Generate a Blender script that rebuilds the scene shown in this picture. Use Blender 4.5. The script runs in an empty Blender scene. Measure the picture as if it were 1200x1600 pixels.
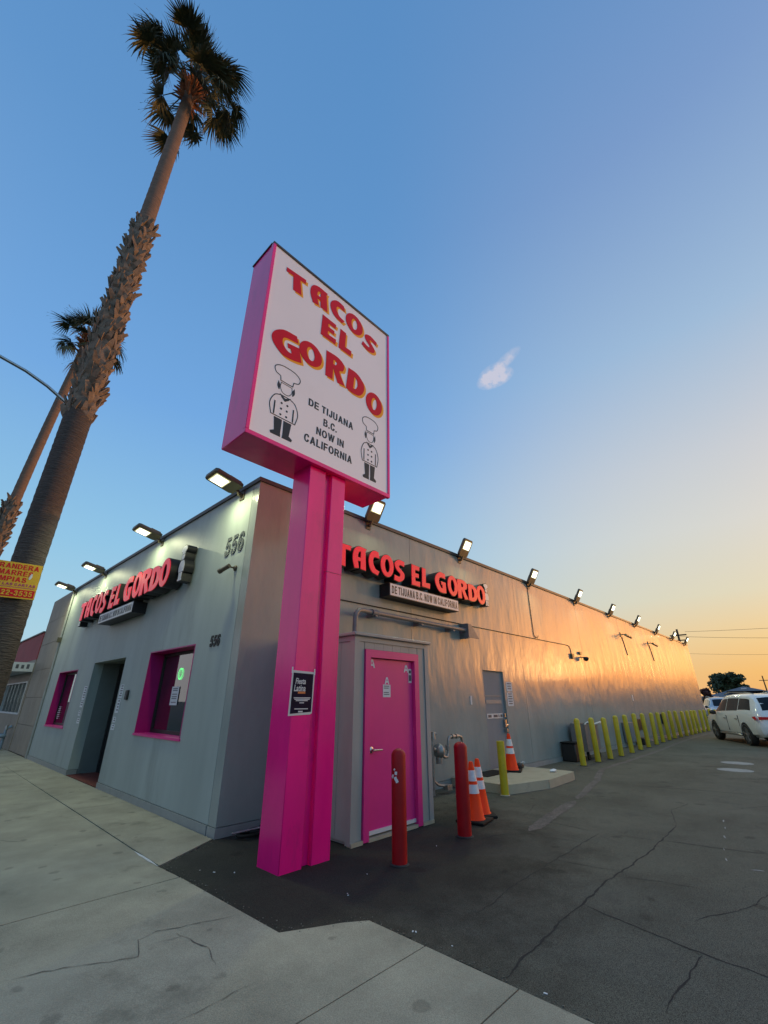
import bpy, bmesh, math, random
from mathutils import Vector, Matrix
R = math.radians
rnd = random.Random(7)
sc = bpy.context.scene
C = sc.collection

# ------------------------------------------------------------------ camera
# X runs along the side wall away from the viewer, Y along the shop front, Z up
AZ, PITCH, CAMH = R(43.6), math.atan(295 / 671), 1.5
cam = bpy.data.cameras.new('camera')
cam_o = bpy.data.objects.new('camera', cam)
C.objects.link(cam_o)
cam.sensor_fit = 'HORIZONTAL'
cam.sensor_width = 36
cam.lens = 36 * 671 / 1200
cam.clip_start = 0.05
cam.clip_end = 4000
cam_o.location = (0, 0, CAMH)
cam_o.rotation_euler = (R(90) + PITCH, 0, AZ - R(90))
sc.camera = cam_o

# ------------------------------------------------------------------ sky, sun, exposure
SUN_EL, SUN_AZ = R(1.4), R(-24)
world = bpy.data.worlds.new('World')
sc.world = world
world.use_nodes = True
wn, wl = world.node_tree.nodes, world.node_tree.links
bg = wn['Background']
def s2l(c):
    return tuple(((v / 255) / 12.92 if v / 255 <= .04045 else ((v / 255 + .055) / 1.055) ** 2.4) for v in c)
def ramp(stops):
    n = wn.new('ShaderNodeValToRGB')
    e = n.color_ramp.elements
    while len(e) > 1:
        e.remove(e[0])
    e[0].position = stops[0][0]
    e[0].color = (*s2l(stops[0][1]), 1)
    for p, c in stops[1:]:
        k = e.new(p)
        k.color = (*s2l(c), 1)
    return n
tc = wn.new('ShaderNodeTexCoord')
sep = wn.new('ShaderNodeSeparateXYZ')
wl.new(tc.outputs['Generated'], sep.inputs[0])
flat = wn.new('ShaderNodeVectorMath'); flat.operation = 'MULTIPLY'
flat.inputs[1].default_value = (1, 1, 0)
wl.new(tc.outputs['Generated'], flat.inputs[0])
nrm = wn.new('ShaderNodeVectorMath'); nrm.operation = 'NORMALIZE'
wl.new(flat.outputs[0], nrm.inputs[0])
dot = wn.new('ShaderNodeVectorMath'); dot.operation = 'DOT_PRODUCT'
dot.inputs[1].default_value = (math.cos(SUN_AZ), math.sin(SUN_AZ), 0)
wl.new(nrm.outputs[0], dot.inputs[0])
mr = wn.new('ShaderNodeMapRange'); mr.interpolation_type = 'SMOOTHSTEP'
mr.inputs[1].default_value = 0.30
mr.inputs[2].default_value = 0.98
wl.new(dot.outputs['Value'], mr.inputs[0])
cool = ramp([(0, (186, 214, 222)), (.12, (170, 210, 228)), (.28, (147, 198, 230)), (.55, (116, 169, 225)), (.83, (97, 149, 204)), (1, (88, 139, 194))])
warm = ramp([(0, (244, 176, 96)), (.045, (247, 190, 106)), (.10, (244, 206, 142)), (.18, (228, 217, 186)), (.30, (218, 216, 208)), (.42, (203, 207, 212)), (.62, (160, 188, 217)), (.83, (123, 156, 203)), (1, (88, 139, 194))])
wl.new(sep.outputs['Z'], cool.inputs[0])
wl.new(sep.outputs['Z'], warm.inputs[0])
back = ramp([(0, (204, 186, 188)), (.10, (218, 196, 200)), (.25, (204, 198, 214)), (.45, (152, 180, 215)), (.83, (97, 149, 204)), (1, (88, 139, 194))])   # rosy belt opposite the sunset
wl.new(sep.outputs['Z'], back.inputs[0])
mr2 = wn.new('ShaderNodeMapRange'); mr2.interpolation_type = 'SMOOTHSTEP'
mr2.inputs[1].default_value = -0.40
mr2.inputs[2].default_value = -0.95
wl.new(dot.outputs['Value'], mr2.inputs[0])
coolb = wn.new('ShaderNodeMix'); coolb.data_type = 'RGBA'
wl.new(mr2.outputs[0], coolb.inputs[0])
wl.new(cool.outputs[0], coolb.inputs[6])
wl.new(back.outputs[0], coolb.inputs[7])
mixs = wn.new('ShaderNodeMix'); mixs.data_type = 'RGBA'
wl.new(mr.outputs[0], mixs.inputs[0])
wl.new(coolb.outputs[2], mixs.inputs[6])
wl.new(warm.outputs[0], mixs.inputs[7])
# a trace of the physical sky adds the glow round the place where the sun has gone down
nish = wn.new('ShaderNodeTexSky'); nish.sky_type = 'NISHITA'; nish.sun_disc = False
nish.sun_elevation = SUN_EL
nish.sun_rotation = R(90) - SUN_AZ
nish.ozone_density = 4
nish.dust_density = 2
wl_n = wn.new('ShaderNodeVectorMath'); wl_n.operation = 'SCALE'
wl_n.inputs['Scale'].default_value = 0.010
wl.new(nish.outputs[0], wl_n.inputs[0])
wl_m = wn.new('ShaderNodeVectorMath'); wl_m.operation = 'MULTIPLY'
wl_m.inputs[1].default_value = (1.0, .66, .30)
wl.new(wl_n.outputs[0], wl_m.inputs[0])
gsc = wn.new('ShaderNodeVectorMath'); gsc.operation = 'SCALE'
gsc.inputs['Scale'].default_value = 0.99
wl.new(mixs.outputs[2], gsc.inputs[0])
add = wn.new('ShaderNodeVectorMath'); add.operation = 'ADD'
wl.new(gsc.outputs[0], add.inputs[0])
wl.new(wl_m.outputs[0], add.inputs[1])
# the strong orange glow over the spot where the sun is setting
def nmath(op, a, b=None):
    n = wn.new('ShaderNodeMath'); n.operation = op
    for i, v in enumerate((a, b)):
        if v is None: continue
        if hasattr(v, 'node'): wl.new(v, n.inputs[i])
        else: n.inputs[i].default_value = v
    return n.outputs[0]
gq = nmath('DIVIDE', nmath('SUBTRACT', 1.0, dot.outputs['Value']), 0.019)
gz = nmath('POWER', nmath('DIVIDE', sep.outputs['Z'], 0.29), 2.0)
gw = nmath('EXPONENT', nmath('MULTIPLY', nmath('ADD', gq, gz), -1.0))
glow = wn.new('ShaderNodeVectorMath'); glow.operation = 'SCALE'
glow.inputs[0].default_value = (7.0, 2.0, .05)
wl.new(gw, glow.inputs['Scale'])
add0 = wn.new('ShaderNodeVectorMath'); add0.operation = 'ADD'
wl.new(gsc.outputs[0], add0.inputs[0])
wl.new(glow.outputs[0], add0.inputs[1])
wl.new(add0.outputs[0], add.inputs[0])
# one small torn cloud, high over the side wall
def cdir(az, el):
    return Vector((math.cos(R(el)) * math.cos(R(az)), math.cos(R(el)) * math.sin(R(az)), math.sin(R(el))))
c0 = cdir(25.2, 40.4)
east = Vector((math.sin(R(25.2)), -math.cos(R(25.2)), 0))
north = east.cross(c0).normalized() * -1
if north.z < 0: north = -north
def wdot(v):
    n = wn.new('ShaderNodeVectorMath'); n.operation = 'DOT_PRODUCT'
    n.inputs[1].default_value = v
    wl.new(tc.outputs['Generated'], n.inputs[0])
    return n.outputs['Value']
def wmath(op, a, b=None, clamp=False):
    n = wn.new('ShaderNodeMath'); n.operation = op; n.use_clamp = clamp
    for i, v in enumerate((a, b)):
        if v is None: continue
        if hasattr(v, 'node'): wl.new(v, n.inputs[i])
        else: n.inputs[i].default_value = v
    return n.outputs[0]
def blob(cx, cy, rx, ry, ang):
    ca, sa = math.cos(R(ang)), math.sin(R(ang))
    u, v = wdot(east), wdot(north)
    u = wmath('SUBTRACT', u, cx); v = wmath('SUBTRACT', v, cy)
    a = wmath('ADD', wmath('MULTIPLY', u, ca / rx), wmath('MULTIPLY', v, sa / rx))
    b = wmath('ADD', wmath('MULTIPLY', u, -sa / ry), wmath('MULTIPLY', v, ca / ry))
    return wmath('SUBTRACT', 1.0, wmath('ADD', wmath('MULTIPLY', a, a), wmath('MULTIPLY', b, b)), True)
m1 = blob(-.004, -.014, .042, .021, 12)
m2 = blob(.024, .018, .038, .013, 33)
m3 = blob(-.006, .0, .036, .017, 20)
cn = wn.new('ShaderNodeTexNoise'); cn.inputs['Scale'].default_value = 55; cn.inputs['Detail'].default_value = 6
cn.inputs['Roughness'].default_value = .62
wl.new(tc.outputs['Generated'], cn.inputs['Vector'])
msum = wmath('ADD', wmath('MULTIPLY', m1, 2.2), wmath('ADD', wmath('MULTIPLY', m2, .9), wmath('MULTIPLY', m3, 1.0)))
mask = wmath('MULTIPLY', wmath('SUBTRACT', cn.outputs['Fac'], .27), msum)
mask = wmath('MULTIPLY', mask, 2.6, True)
front = wmath('GREATER_THAN', wdot(c0), .9)
mask = wmath('MULTIPLY', wmath('MULTIPLY', mask, front), .75)
cmix = wn.new('ShaderNodeMix'); cmix.data_type = 'RGBA'
wl.new(mask, cmix.inputs[0])
wl.new(add.outputs[0], cmix.inputs[6])
cmix.inputs[7].default_value = (*s2l((214, 208, 219)), 1)
wl.new(cmix.outputs[2], bg.inputs[0])
bg.inputs[1].default_value = 1.0

sun = bpy.data.lights.new('sun', 'SUN')
sun.energy = 1.3
sun.angle = R(0.6)
sun.color = (1.0, .50, .17)
sun_o = bpy.data.objects.new('sun', sun)
C.objects.link(sun_o)
sd = Vector((math.cos(SUN_EL) * math.cos(SUN_AZ), math.cos(SUN_EL) * math.sin(SUN_AZ), math.sin(SUN_EL)))
sun_o.rotation_euler = sd.to_track_quat('Z', 'Y').to_euler()
sun_o.location = (60, -20, 30)
vs = sc.view_settings
vs.view_transform = 'Standard'; vs.look = 'None'; vs.exposure = 0; vs.gamma = 1; vs.use_curve_mapping = False
sc.cycles.max_bounces = 6
sc.cycles.diffuse_bounces = 3
sc.cycles.glossy_bounces = 3
sc.cycles.transparent_max_bounces = 8
sc.cycles.caustics_reflective = False
sc.cycles.caustics_refractive = False
sc.cycles.use_denoising = True
sc.cycles.sample_clamp_indirect = 4

# ------------------------------------------------------------------ materials
def mat(name, col, rough=.6, metal=0., spec=.5, var=.15, scale=4., detail=6., bump=0., bscale=40., stretch=None,
        emit=None, estr=0., coat=0., dark=None, darkamt=0., darkscale=1.5, fine=0., finescale=300., spots=0., spotscale=5., light=None, lightamt=0., lightscale=.6):
    m = bpy.data.materials.new(name)
    m.use_nodes = True
    n, l = m.node_tree.nodes, m.node_tree.links
    b = n['Principled BSDF']
    b.inputs['Roughness'].default_value = rough
    b.inputs['Metallic'].default_value = metal
    b.inputs['Specular IOR Level'].default_value = spec
    if coat:
        b.inputs['Coat Weight'].default_value = coat
        b.inputs['Coat Roughness'].default_value = .12
    t = n.new('ShaderNodeTexCoord')
    vec = t.outputs['Object']
    if stretch:
        mp = n.new('ShaderNodeMapping')
        mp.inputs['Scale'].default_value = stretch
        l.new(vec, mp.inputs[0]); vec_s = mp.outputs[0]
    else:
        vec_s = vec
    nz = n.new('ShaderNodeTexNoise')
    nz.inputs['Scale'].default_value = scale
    nz.inputs['Detail'].default_value = detail
    nz.inputs['Roughness'].default_value = .62
    l.new(vec_s, nz.inputs['Vector'])
    mrn = n.new('ShaderNodeMapRange')
    mrn.inputs[1].default_value = .3; mrn.inputs[2].default_value = .7
    mrn.inputs[3].default_value = 1 - var; mrn.inputs[4].default_value = 1 + var
    l.new(nz.outputs['Fac'], mrn.inputs[0])
    sv = n.new('ShaderNodeVectorMath'); sv.operation = 'SCALE'
    sv.inputs[0].default_value = col
    l.new(mrn.outputs[0], sv.inputs['Scale'])
    out = sv.outputs[0]
    if fine:
        nf = n.new('ShaderNodeTexNoise'); nf.inputs['Scale'].default_value = finescale; nf.inputs['Detail'].default_value = 2
        l.new(vec, nf.inputs['Vector'])
        mf = n.new('ShaderNodeMapRange')
        mf.inputs[1].default_value = .35; mf.inputs[2].default_value = .65
        mf.inputs[3].default_value = 1 - fine; mf.inputs[4].default_value = 1 + fine
        l.new(nf.outputs['Fac'], mf.inputs[0])
        sf = n.new('ShaderNodeVectorMath'); sf.operation = 'SCALE'
        l.new(out, sf.inputs[0]); l.new(mf.outputs[0], sf.inputs['Scale'])
        out = sf.outputs[0]
    if dark:
        nd = n.new('ShaderNodeTexNoise'); nd.inputs['Scale'].default_value = darkscale; nd.inputs['Detail'].default_value = 8
        nd.inputs['Roughness'].default_value = .7
        l.new(vec_s, nd.inputs['Vector'])
        md = n.new('ShaderNodeMapRange')
        md.inputs[1].default_value = .56; md.inputs[2].default_value = .72
        md.inputs[3].default_value = 0; md.inputs[4].default_value = darkamt
        l.new(nd.outputs['Fac'], md.inputs[0])
        mx = n.new('ShaderNodeMix'); mx.data_type = 'RGBA'
        l.new(md.outputs[0], mx.inputs[0]); l.new(out, mx.inputs[6])
        mx.inputs[7].default_value = (*dark, 1)
        out = mx.outputs[2]
    if light:
        nd = n.new('ShaderNodeTexNoise'); nd.inputs['Scale'].default_value = lightscale; nd.inputs['Detail'].default_value = 9
        nd.inputs['Roughness'].default_value = .68
        mp2 = n.new('ShaderNodeMapping'); mp2.inputs['Location'].default_value = (17.3, 4.1, 2.2); l.new(vec_s, mp2.inputs[0])
        l.new(mp2.outputs[0], nd.inputs['Vector'])
        md = n.new('ShaderNodeMapRange'); md.inputs[1].default_value = .52; md.inputs[2].default_value = .72
        md.inputs[3].default_value = 0; md.inputs[4].default_value = lightamt
        l.new(nd.outputs['Fac'], md.inputs[0])
        mx = n.new('ShaderNodeMix'); mx.data_type = 'RGBA'
        l.new(md.outputs[0], mx.inputs[0]); l.new(out, mx.inputs[6]); mx.inputs[7].default_value = (*light, 1)
        out = mx.outputs[2]
    if spots:
        vo = n.new('ShaderNodeTexVoronoi'); vo.inputs['Scale'].default_value = spotscale; vo.inputs['Randomness'].default_value = 1
        nw = n.new('ShaderNodeTexNoise'); nw.inputs['Scale'].default_value = spotscale * 3; nw.inputs['Detail'].default_value = 4; l.new(vec, nw.inputs['Vector'])
        vm = n.new('ShaderNodeVectorMath'); vm.operation = 'MULTIPLY_ADD'; vm.inputs[1].default_value = (.12, .12, .12); l.new(nw.outputs['Color'], vm.inputs[0]); l.new(vec, vm.inputs[2])
        l.new(vm.outputs[0], vo.inputs['Vector'])
        sepc = n.new('ShaderNodeSeparateColor'); l.new(vo.outputs['Color'], sepc.inputs[0])
        rad_ = n.new('ShaderNodeMath'); rad_.operation = 'MULTIPLY'; rad_.inputs[1].default_value = .16; l.new(sepc.outputs[0], rad_.inputs[0])
        cmpn = n.new('ShaderNodeMapRange'); cmpn.inputs[3].default_value = 1 - spots; cmpn.inputs[4].default_value = 1
        l.new(vo.outputs['Distance'], cmpn.inputs[0]); l.new(rad_.outputs[0], cmpn.inputs[1])
        r2 = n.new('ShaderNodeMath'); r2.operation = 'ADD'; r2.inputs[1].default_value = .06; l.new(rad_.outputs[0], r2.inputs[0]); l.new(r2.outputs[0], cmpn.inputs[2])
        ss = n.new('ShaderNodeVectorMath'); ss.operation = 'SCALE'; l.new(out, ss.inputs[0]); l.new(cmpn.outputs[0], ss.inputs['Scale'])
        out = ss.outputs[0]
    l.new(out, b.inputs['Base Color'])
    if bump:
        nb = n.new('ShaderNodeTexNoise'); nb.inputs['Scale'].default_value = bscale; nb.inputs['Detail'].default_value = 4
        l.new(vec_s, nb.inputs['Vector'])
        bp = n.new('ShaderNodeBump'); bp.inputs['Strength'].default_value = 1; bp.inputs['Distance'].default_value = bump
        l.new(nb.outputs['Fac'], bp.inputs['Height'])
        l.new(bp.outputs[0], b.inputs['Normal'])
    if emit:
        b.inputs['Emission Color'].default_value = (*emit, 1)
        b.inputs['Emission Strength'].default_value = estr
        m.cycles.emission_sampling = 'NONE'
    return m

M = {}
M['wall'] = mat('grey_wall_paint', (.31, .345, .32), .20, spec=.5, var=.11, scale=1.3, stretch=(1, 1, .38), bump=.021, bscale=2.2,
                dark=(.22, .245, .24), darkamt=.45, darkscale=1.1)
M['wall_front'] = mat('front_wall_paint', (.36, .415, .385), .5, spec=.4, var=.12, scale=1.3, stretch=(1, 1, .2), bump=.012, bscale=2.4,
                dark=(.22, .25, .235), darkamt=.7, darkscale=.9)
M['closet'] = mat('grey_ribbed_paint', (.33, .35, .335), .5, var=.10, scale=3, stretch=(1, 1, .3), bump=.002, bscale=60)
M['trim'] = mat('grey_trim_paint', (.30, .315, .30), .45, var=.1, scale=6)
M['coping'] = mat('dark_flashing', (.07, .065, .06), .5, var=.2, scale=5)
M['pink'] = mat('magenta_paint', (.95, .010, .235), .20, spec=.7, dark=(.42, .02, .14), darkamt=.45, darkscale=2.6, var=.12, scale=1.8, bump=.0012, bscale=6, stretch=(1, 1, .4))
M['pink_door'] = mat('pink_door_paint', (.76, .035, .25), .36, spec=.5, var=.07, scale=1.6, bump=.001, bscale=8)
M['pink_dark'] = mat('magenta_reveal_paint', (.42, .004, .15), .42, var=.1, scale=3)
M['face'] = mat('sign_face_acrylic', (.95, .92, .96), .18, spec=.6, var=.02, scale=.8, dark=(.84, .82, .84), darkamt=.3, darkscale=1.0)
M['red_vinyl'] = mat('red_vinyl', (.66, .004, .018), .5, spec=.25, var=.06)
M['yellow_vinyl'] = mat('yellow_vinyl', (.95, .42, .015), .5, spec=.25, var=.05)
M['black_vinyl'] = mat('black_vinyl', (.018, .018, .02), .4, var=.1)
M['letter_red'] = mat('red_letter_face', (.80, .012, .035), .3, var=.06, scale=3, emit=(.9, .02, .05), estr=.28)
M['can_black'] = mat('black_letter_can', (.012, .012, .013), .45, var=.15)
M['white_face'] = mat('white_sign_face', (.72, .70, .69), .35, var=.06, scale=5)
M['concrete'] = mat('sidewalk_concrete', (.335, .305, .222), .88, spots=.28, spotscale=3.6, light=(.43, .40, .30), lightamt=.5, lightscale=.8, var=.24, scale=1.4, detail=10, bump=.004, bscale=90,
                    dark=(.15, .14, .10), darkamt=.95, darkscale=1.0, fine=.20, finescale=160)
M['step'] = mat('step_concrete', (.42, .38, .27), .85, var=.14, scale=3, detail=10, bump=.004, bscale=60, fine=.1, dark=(.16, .155, .14), darkamt=.5, darkscale=3)
M['asphalt'] = mat('worn_asphalt', (.100, .097, .074), .88, spec=.3, spots=.35, spotscale=2.2, light=(.16, .15, .115), lightamt=.55, lightscale=.55, var=.30, scale=.9, detail=10, bump=.0018, bscale=260,
                   dark=(.042, .042, .038), darkamt=.75, darkscale=.9, fine=.75, finescale=230)
def newer_patch(m):
    """newer, darker asphalt was laid round the sign pole; it wears away towards the lot"""
    n, l = m.node_tree.nodes, m.node_tree.links
    bs = n['Principled BSDF']
    t = n.new('ShaderNodeTexCoord')
    mp = n.new('ShaderNodeMapping')
    mp.inputs['Location'].default_value = (-3.7 / 2.9, -4.2 / 2.1, 0); mp.inputs['Scale'].default_value = (1 / 2.9, 1 / 2.1, 0)
    l.new(t.outputs['Object'], mp.inputs[0])
    ln = n.new('ShaderNodeVectorMath'); ln.operation = 'LENGTH'; l.new(mp.outputs[0], ln.inputs[0])
    nz = n.new('ShaderNodeTexNoise'); nz.inputs['Scale'].default_value = 1.8; nz.inputs['Detail'].default_value = 10; nz.inputs['Roughness'].default_value = .7
    l.new(t.outputs['Object'], nz.inputs['Vector'])
    a = n.new('ShaderNodeMath'); a.operation = 'MULTIPLY_ADD'; a.inputs[1].default_value = 1.0; l.new(nz.outputs['Fac'], a.inputs[0]); l.new(ln.outputs['Value'], a.inputs[2])
    r = n.new('ShaderNodeMapRange'); r.interpolation_type = 'SMOOTHSTEP'; r.inputs[1].default_value = 1.05; r.inputs[2].default_value = 1.85
    r.inputs[3].default_value = .30; r.inputs[4].default_value = 1.0
    l.new(a.outputs[0], r.inputs[0])
    old = bs.inputs['Base Color'].links[0].from_socket
    sc_ = n.new('ShaderNodeVectorMath'); sc_.operation = 'SCALE'; l.new(old, sc_.inputs[0]); l.new(r.outputs[0], sc_.inputs['Scale'])
    l.new(sc_.outputs[0], bs.inputs['Base Color'])
    return m
newer_patch(M['asphalt'])
M['grit'] = mat('grit', (.15, .14, .11), .95, var=.8, scale=9)
M['joint'] = mat('joint_dirt', (.045, .043, .038), .95, var=.3, scale=8)
M['crack_concrete'] = mat('concrete_crack', (.12, .11, .09), .95, var=.4, scale=20)
M['crack'] = mat('crack_shadow_tar', (.014, .014, .014), .9, var=.3, scale=20)
M['faded'] = mat('faded_pink_paint', (.115, .098, .088), .85, var=.35, scale=3, fine=.5, finescale=60, dark=(.06, .062, .058), darkamt=.9, darkscale=2.2)
M['faded_white'] = mat('faded_white_paint', (.30, .30, .29), .8, var=.3, scale=6, dark=(.08, .08, .08), darkamt=.8, darkscale=6)
M['red_bollard'] = mat('chipped_red_paint', (.36, .005, .010), .5, spec=.3, var=.18, scale=5, dark=(.20, .01, .012), darkamt=.5, darkscale=5)
M['yel_bollard'] = mat('yellow_bollard_paint', (.54, .43, .018), .45, var=.16, scale=4, dark=(.28, .22, .03), darkamt=.65, darkscale=5)
M['orange'] = mat('cone_orange', (1.0, .055, .004), .55, spec=.25, var=.08, scale=9)
M['reflective'] = mat('white_reflective_band', (.74, .73, .72), .4, var=.09, scale=25)
M['rubber'] = mat('black_rubber', (.010, .010, .010), .75, spec=.25, var=.2)
M['steel'] = mat('brushed_steel', (.55, .54, .52), .3, metal=1, var=.1)
M['galv'] = mat('galvanised_pipe', (.30, .30, .29), .42, metal=.7, var=.25, scale=14)
M['pipe_dark'] = mat('painted_conduit', (.17, .175, .18), .5, var=.15, scale=8)
M['lamp_body'] = mat('bronze_lamp_housing', (.12, .105, .07), .45, metal=.3, var=.12)
M['lamp_lens'] = mat('led_lens', (.9, .9, .8), .3, var=.02, emit=(1.0, .98, .72), estr=5.0)
M['lens_ring'] = mat('led_bezel', (.5, .5, .38), .4, var=.05, emit=(1.0, .95, .5), estr=.5)
M['black'] = mat('black_plastic', (.018, .018, .018), .5, var=.15)
M['doorgrey'] = mat('grey_steel_door', (.24, .265, .28), .62, spec=.25, var=.08, scale=2, stretch=(1, 1, .4))
M['tilered'] = mat('red_entry_tile', (.20, .04, .025), .5, var=.2, scale=7)
M['beige'] = mat('beige_stone_panel', (.28, .235, .175), .6, dark=(.15, .12, .09), darkamt=.6, darkscale=.7, var=.14, scale=1.6, bump=.002, bscale=30)
M['redwall'] = mat('faded_red_parapet', (.34, .045, .05), .7, var=.15, scale=1, dark=(.38, .16, .15), darkamt=.7, darkscale=1.2)
M['whitep'] = mat('white_paint', (.66, .66, .64), .5, var=.08)
M['paper'] = mat('white_paper', (.72, .73, .73), .7, var=.05, scale=8)
M['ink'] = mat('grey_print', (.10, .10, .11), .6, var=.2)
M['navy'] = mat('navy_poster', (.008, .006, .026), .6, spec=.15, var=.5, scale=9)
M['peach'] = mat('orange_print', (.75, .22, .06), .5, var=.1)
M['yellow_sign'] = mat('yellow_corrugated_plastic', (.74, .42, .01), .45, var=.05, scale=6)
M['bark'] = mat('palm_trunk', (.088, .068, .056), .9, var=.30, scale=5, stretch=(1, 1, 6), bump=.03, bscale=7, detail=8, dark=(.04, .033, .028), darkamt=.8, darkscale=3)
M['bark_top'] = mat('upper_palm_trunk', (.20, .13, .092), .9, var=.2, scale=4, stretch=(1, 1, 5), bump=.02, bscale=7)
M['boot'] = mat('palm_leaf_bases', (.22, .163, .118), .85, var=.35, scale=6, detail=4)
M['fibre'] = mat('palm_crown_fibre', (.32, .12, .05), .9, var=.3, scale=9)
M['frond'] = mat('palm_frond', (.075, .085, .034), .6, var=.45, scale=2.2, dark=(.26, .19, .075), darkamt=.75, darkscale=2.0)
M['leaf'] = mat('tree_leaf', (.035, .055, .018), .7, var=.5, scale=.9)
M['redleaf'] = mat('reddish_shrub_leaf', (.10, .03, .02), .7, var=.4, scale=1)
M['treebark'] = mat('tree_bark', (.07, .05, .035), .9, var=.3, scale=5)
M['roofgrey'] = mat('grey_shingle_roof', (.13, .15, .17), .8, var=.12, scale=2)
M['stucco'] = mat('pale_stucco', (.45, .45, .43), .8, var=.08)
M['carwhite'] = mat('pearl_white_car_paint', (.72, .74, .75), .2, spec=.5, var=.015, coat=.8)
M['carsilver'] = mat('silver_car_paint', (.48, .50, .52), .25, spec=.5, var=.02, coat=.7)
M['cardark'] = mat('dark_car_paint', (.02, .022, .026), .2, spec=.5, var=.03, coat=.8)
M['carglass'] = mat('tinted_car_glass', (.010, .011, .012), .14, spec=.28, var=.05)
M['tyre'] = mat('tyre_rubber', (.016, .016, .016), .75, var=.2)
M['rim'] = mat('alloy_rim', (.45, .46, .48), .3, metal=.9, var=.08)
M['tail'] = mat('tail_light_red', (.42, .005, .01), .15, var=.05, emit=(1, .03, .04), estr=.03)
M['sun_blocker'] = mat('blocker_ridge', (.045, .048, .035), .95, var=.35, scale=.05)  # for the added, unseen ridge that holds back the low sun
M['ground'] = mat('bare_ground', (.09, .085, .075), .95, var=.2, scale=.2)
M['neon_green'] = mat('green_neon', (.02, .3, .06), .4, var=.02, emit=(.02, 1, .16), estr=3)
M['neon_pink'] = mat('pink_neon', (.5, .1, .2), .4, var=.02, emit=(1, .33, .45), estr=2.6)
M['neon_off'] = mat('unlit_neon_tube', (.42, .44, .44), .4, var=.05)
M['numeral'] = mat('weathered_numeral', (.085, .10, .095), .5, var=.2, scale=12)
M['entry_wall'] = mat('shaded_entry_paint', (.17, .195, .185), .6, spec=.3, var=.12, scale=2)  # wall grey darkened: the shade of the door recess is put into the colour
M['wire'] = mat('wire', (.02, .02, .02), .6, var=.05)
M['blue_grey'] = mat('blue_grey_paint', (.20, .27, .33), .5, var=.15)
M['reddoor'] = mat('bright_red_door', (.50, .02, .01), .5, var=.1)
M['interior'] = mat('dark_interior', (.010, .009, .011), .9, var=.2)

def glass_mat():
    m = bpy.data.materials.new('window_glass')
    m.use_nodes = True
    n, l = m.node_tree.nodes, m.node_tree.links
    n.remove(n['Principled BSDF'])
    g = n.new('ShaderNodeBsdfGlossy'); g.inputs['Roughness'].default_value = .015
    g.inputs['Color'].default_value = (.86, .86, .84, 1)
    t = n.new('ShaderNodeBsdfTransparent'); t.inputs['Color'].default_value = (.55, .56, .56, 1)
    f = n.new('ShaderNodeFresnel'); f.inputs['IOR'].default_value = 1.8
    nz = n.new('ShaderNodeTexNoise'); nz.inputs['Scale'].default_value = 1.2
    tcd = n.new('ShaderNodeTexCoord'); l.new(tcd.outputs['Object'], nz.inputs['Vector'])
    bp = n.new('ShaderNodeBump'); bp.inputs['Distance'].default_value = .002; bp.inputs['Strength'].default_value = .4
    l.new(nz.outputs['Fac'], bp.inputs['Height']); l.new(bp.outputs[0], g.inputs['Normal'])
    a = n.new('ShaderNodeMath'); a.operation = 'MULTIPLY_ADD'; a.use_clamp = True
    a.inputs[1].default_value = 1.1; a.inputs[2].default_value = .16
    l.new(f.outputs[0], a.inputs[0])
    mx = n.new('ShaderNodeMixShader')
    l.new(a.outputs[0], mx.inputs[0]); l.new(t.outputs[0], mx.inputs[1]); l.new(g.outputs[0], mx.inputs[2])
    l.new(mx.outputs[0], n['Material Output'].inputs[0])
    return m
M['glass'] = glass_mat()

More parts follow.
